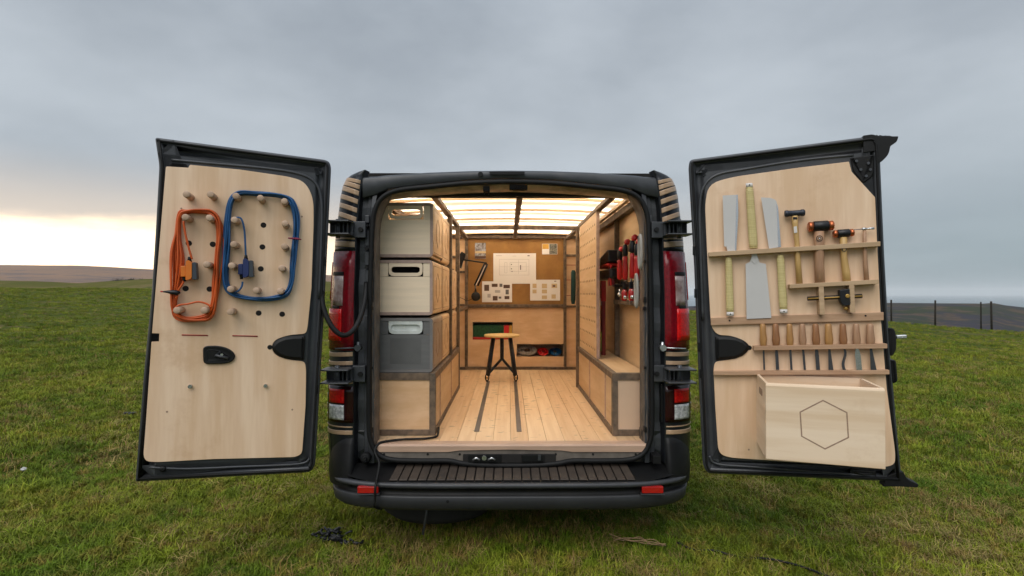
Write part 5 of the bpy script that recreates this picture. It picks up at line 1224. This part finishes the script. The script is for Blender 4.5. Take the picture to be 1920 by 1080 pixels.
# chisels
GC = 'carving chisels in the rack on the right door'
CH = [(1430, 1432, .0035, 0, 'a'), (1454, 1457, .0065, 0, 'b'), (1480, 1483, .0045, 0, 'a'), (1504, 1508, .0045, .002, 'c'), (1529, 1533, .0075, 0, 'b'), (1553, 1557, .0095, 1, 'a'), (1580, 1583, .0060, 2, 'b'), (1605, 1610, .0110, 0, 'c'), (1631, 1637, .0110, 1, 'c')]
CL = ['thin bladed chisel, first in the rack from the hinge side', 'chisel with dark straight blade between the first two thin ones', 'slender chisel with golden handle, third in the rack from the hinge', 'thin bladed chisel with pinkish handle, fourth in the rack from the hinge',
      'chisel with brown handle in the middle of the rack', 'fishtail gouge with the palest golden handle', 'gouge with a bent narrow blade', 'wide bright flat chisel, second from the outer edge', 'wide flaring chisel at the outer end of the rack']
for (x0, x1, bw, kd, hm), lab in zip(CH, CL):
    t_ = thing('chisel', lab, 'chisel', rp(x1, 694, .035), GC)
    top = rp(x0, 607, .036); mid = rp(x0 + 1.5, 650, .036); tip = rp(x1 + 1, 693.5, .036); ax = (mid - top)
    Ln = ax.length; ax.normalize(); k_ = random.uniform(.92, 1.08)
    g = G(); lathe(g, top, ax, [(0, .006), (.002, .010 * k_), (.008, .0125 * k_), (Ln * .35, .0135 * k_), (Ln * .7, .0165 * k_), (Ln * .9, .014 * k_), (Ln, .011)], 16); obj('handle', g, M['handle_' + hm], t_)
    g = G(); dr = (tip - mid); L = []
    for i in range(9):
        f = i / 8; q = mid + dr * f
        ww = .0035 + (bw - .0035) * (f if kd == 1 else min(1, f * 3.2)); 
        if kd == 2: q = q + RD.u * (.006 * math.sin(f * 6)); ww = .004 + .002 * f
        if f == 0: ww = .004
        L.append([q + RD.u * (-ww) - RD.n * .002, q + RD.u * ww - RD.n * .002, q + RD.u * ww + RD.n * .002, q - RD.u * ww + RD.n * .002])
    loops(g, L, True, True, True, False); obj('blade', g, M['chrome'] if 'bright' in lab else M['steel_d'], t_)
# open wooden box
DB = .27
bq = [onF(RD, 1434, 721, DB + .014), onF(RD, 1655, 724, DB + .014), onF(RD, 1666, 876, DB + .014), onF(RD, 1438, 866, DB + .014)]
u0 = bq[0][0]; u1 = (bq[1][0] + bq[2][0]) / 2; v1 = (bq[0][1] + bq[1][1]) / 2; v0 = (bq[2][1] + bq[3][1]) / 2; u0 = (bq[0][0] + bq[3][0]) / 2
wb_ = thing('wooden_box', 'open topped pale plywood box with engraved hexagon on the right door', 'box', RD.p((u0 + u1) / 2, v0, .05))
def rbx(nm, a, b, c, d, n0, n1, m_, bev=.002, par=wb_, seg=2):
    g = G(); prism(g, RD, [(a, c), (b, c), (b, d), (a, d)], n0, n1); return obj(nm, g, m_, par, bev, seg)
tt = .012; n0 = .0145; n1 = .014 + DB
g = G(); prof = [(n1 - tt, v0), (n1, v0), (n1, v1 - .012), (n1 - .004, v1 - .003), (n1 - tt, v1)]
loops(g, [[RD.p(u0 + .0, b, a) for a, b in prof], [RD.p(u1, b, a) for a, b in prof]], True, True, True, False); obj('front_panel', g, M['ply_h'], wb_, .003)
for a, b in ((u0, u0 + tt), (u1 - tt, u1)): rbx('side_panel', min(a, b), max(a, b), v0 + .001, v1 - .001, n0 + tt, n1 - tt - .0005, M['ply_h'])
rbx('back_panel', u0, u1, v0 + .001, v1 - .001, n0, n0 + tt - .0005, M['ply_h'])
rbx('bottom_panel', u0 + tt + .0005, u1 - tt - .0005, v0 + .001, v0 + tt, n0 + tt, n1 - tt - .0005, M['ply_h'])
rbx('inner_edge', u0 + tt + .001, u1 - tt - .001, v1 - .075, v1 - .055, n0 + tt + .001, n0 + tt + .02, M['oak'], .001)
HX = [(1543, 749.5), (1589, 773), (1592, 821), (1547, 843), (1502, 818.5), (1499, 772)]
g = G(); q = [onF(RD, a, b, n1) for a, b in HX]; q2 = inset(q, .0050)
loops(g, [[RD.p(a, b, n1 - .002) for a, b in q], [RD.p(a, b, n1 + .0004) for a, b in q], [RD.p(a, b, n1 + .0004) for a, b in q2], [RD.p(a, b, n1 - .002) for a, b in q2]], False, False, True, False); obj('engraved_hexagon', g, M['ply_edge'], wb_)
g = G(); F4 = Fr(RD.p(u0, 0, 0), RD.n, RD.v); nn_ = (n0 + n1) / 2
if True:
    c_ = rpoly([(nn_ - .045, v1 - .075, .012), (nn_ + .045, v1 - .075, .012), (nn_ + .045, v1 - .045, .012), (nn_ - .045, v1 - .045, .012)], 4)
    s_ = -1
    vs = [RD.p(u0 - .0008, b, a) for a, b in c_] ; vs2 = [RD.p(u0 + .002, b, a) for a, b in c_]
    loops(g, [vs2, vs], True, True, True, False)
obj('hand_slot', g, M['ply_edge'], wb_)

# ---------------------------------------------------------------- loose cables, field furniture
g = G(); P_ = [Vector((-.389, .22, FZ + .03)), Vector((-.384, .17, FZ + .025)), Vector((-.386, .12, FZ + .010)), Vector((-.43, .08, FZ + .009)), Vector((-.48, .07, FZ + .009)), Vector((-.56, .06, FZ + .009)), Vector((-.63, .03, FZ + .009)), Vector((-.668, .0, FZ + .004)), Vector((-.680, -.025, FZ - .03)), onY(711, 868, -.05), onY(707, 897, -.10), onY(704, 912, -.140), onY(703, 935, -.137), onY(703, 950, -.125), Vector((-.63, .0, .25)), Vector((-.60, .3, .30))]
tag(obj('power_cable', g if not tube(g, spline(P_, 6), .0062, 8) else g, M['rubber']), 'black power cable running from the left cabinet over the bumper to the grass', 'cable')
g = G(); pts = []
for px, py in ((1270, 1030), (1300, 1038), (1340, 1046), (1370, 1052), (1400, 1053), (1440, 1062), (1490, 1072), (1540, 1090), (1600, 1110)):
    q = onZ(px, py, 0.0); pts.append(Vector((q.x, q.y, ground_z(q.x, q.y) + .020 + .010 * math.sin(px))))
tube(g, spline(pts, 6), .0055, 8); tag(obj('ground_cable', g, M['rubber']), 'dark cable lying half hidden in the grass at lower right', 'cable')
g = G(); rn = random.Random(2)
for k_ in range(6):
    pts = []
    for j, (px, py) in enumerate(((1145, 1014), (1170, 1017), (1195, 1023), (1220, 1028), (1248, 1033))):
        q = onZ(px + rn.uniform(-6, 6), py + rn.uniform(-5, 5), .02); pts.append(Vector((q.x, q.y, ground_z(q.x, q.y) + .045 + rn.uniform(-.012, .012))))
    tube(g, spline(pts[k_ % 2: 5 - (k_ % 3 == 0)], 4), .0028, 5)
tag(obj('dead_stalks', g, M['straw']), 'dry broken stalks lying in the grass in front of the van', 'dead stalks')
def lump(nm, px, py, sx_, sy_, sz_, m, label, cat, seed, parts=1, group=None):
    q = onZ(px, py, 0.0); gz_ = ground_z(q.x, q.y); rn = random.Random(seed); bm = bmesh.new()
    for k_ in range(parts):
        r_ = bmesh.ops.create_icosphere(bm, subdivisions=2, radius=1.0); o_ = Vector((rn.uniform(-1, 1) * sx_ * .9, rn.uniform(-1, 1) * sy_ * .9, rn.uniform(0, .6) * sz_)) if parts > 1 else Vector((0, 0, 0)); s_ = rn.uniform(.3, .7) if parts > 1 else 1
        for v_ in r_['verts']:
            nz_ = 1 + .55 * noise.noise(v_.co * 2.3 + Vector((seed, k_, 0))); v_.co = Vector((v_.co.x * sx_ * s_ * nz_, v_.co.y * sy_ * s_ * nz_, v_.co.z * sz_ * s_ * nz_)) + o_
    me = bpy.data.meshes.new(nm); bm.to_mesh(me); bm.free(); me.materials.append(m); o = bpy.data.objects.new(nm, me); COL.objects.link(o); o.location = (q.x, q.y, gz_ + sz_ * .6 + .02)
    tag(o, label, cat, group); return o
def scrap(px, py, w, h, n, label, seed):
    q = onZ(px, py, 0.0); z = ground_z(q.x, q.y); rn = random.Random(seed); g = G()
    for k_ in range(n):
        a = Vector((q.x + rn.gauss(0, .45) * w, q.y + rn.gauss(0, .45) * h, z + .03 + abs(rn.gauss(0, .018)))); pts = [a]
        for j in range(3): pts.append(pts[-1] + Vector((rn.uniform(-1, 1) * .03, rn.uniform(-1, 1) * .025, rn.uniform(-.012, .012))))
        tube(g, spline(pts, 3), [rn.uniform(.003, .009) for _ in range(len(spline(pts, 3)))], 5)
    return tag(obj('plastic_scrap', g, M['clod'], normals=False), label, 'scrap')
scrap(618, 1018, .060, .038, 22, 'crumpled tattered black scrap on the grass at lower left of the bumper', 4)
scrap(654, 1031, .035, .010, 6, 'small thin black scrap just right of the crumpled one', 5)
lump('soil_clod', 243, 786, .05, .05, .022, M['clod'], 'small dark clod on the grass left of the left door', 'clod', 6, 4)
lump('chalk_stone', 45, 887, .022, .02, .014, M['stone'], 'single white chalk stone on the grass at the far left', 'stone', 7)
# fence posts
for (px, top_y, bot, tilt, lab) in ((1671, 562, 597, 0.0, 'weathered fence post just right of the open door'), (1753, 563, 601, .02, 'weathered fence post between the lone left one and the close pair'), (1839, 566, 604, 0, 'thinner left post of the close pair by the right edge'), (1859, 565, 604, -.02, 'thicker right post of the close pair by the right edge')):
    Yd = {1671: 31.5, 1753: 30.5, 1839: 29.0, 1859: 28.0}[px]
    top_ = onY(px, top_y, Yd + CAM.y); wd = .046 if px != 1839 else .034; zb = min(ground_z(top_.x, top_.y), onY(px, bot, Yd + CAM.y).z) - .1
    g = G(); tube(g, [Vector((top_.x, top_.y, zb)), Vector((top_.x + tilt, top_.y, top_.z - .02)), Vector((top_.x + tilt, top_.y, top_.z))], [wd * 1.1, wd, wd * .8], 7)
    t_ = tag(obj('fence_post', g, M['bark']), lab, 'fence post', 'fence posts at the edge of the field')
# gorse bushes on the olive field
for px, py, r_, lab in ((223, 526, 3.0, 'dark gorse bush on the skyline, left one of three'), (247, 525, 2.2, 'dark gorse bush on the skyline, middle one of three'), (266, 525.5, 2.2, 'dark gorse bush on the skyline, right one nearest the door')):
    q = onY(px, py + 1, 296); t_ = thing('gorse_bush', lab, 'bush', q, 'gorse bushes on the skyline'); rn = random.Random(px); g = G()
    for k_ in range(260):
        a = Vector((rn.gauss(0, .5) * r_, rn.gauss(0, .5) * r_, abs(rn.gauss(0, .32)) * r_ * .75)); s_ = .28; d1 = Vector((rn.uniform(-1, 1), rn.uniform(-1, 1), rn.uniform(-1, 1))) * s_; d2 = Vector((rn.uniform(-1, 1), rn.uniform(-1, 1), rn.uniform(-1, 1))) * s_
        g.add([q + a, q + a + d1, q + a + d1 + d2, q + a + d2], [(0, 1, 2, 3)])
    obj('foliage', g, M['bush'], t_, normals=False); g = G(); cyl(g, q - Vector((0, 0, 1)), q + Vector((0, 0, 1)), .3, .2, 6); obj('stem', g, M['bark'], t_)

# haze: even pale air over the whole scene
m = bpy.data.materials.new('pale haze'); m.use_nodes = True; t = m.node_tree; t.nodes.clear()
pv = nn(t, 'ShaderNodeVolumePrincipled'); pv.inputs['Density'].default_value = 0.00005; pv.inputs['Color'].default_value = (0.93, 0.95, 0.97, 1)
oo = nn(t, 'ShaderNodeOutputMaterial'); lk(t, pv.outputs[0], oo.inputs['Volume'])
g = G(); box(g, -30500, 30500, -30500, 30500, -114, 260); obj('haze', g, m, kind='stuff')
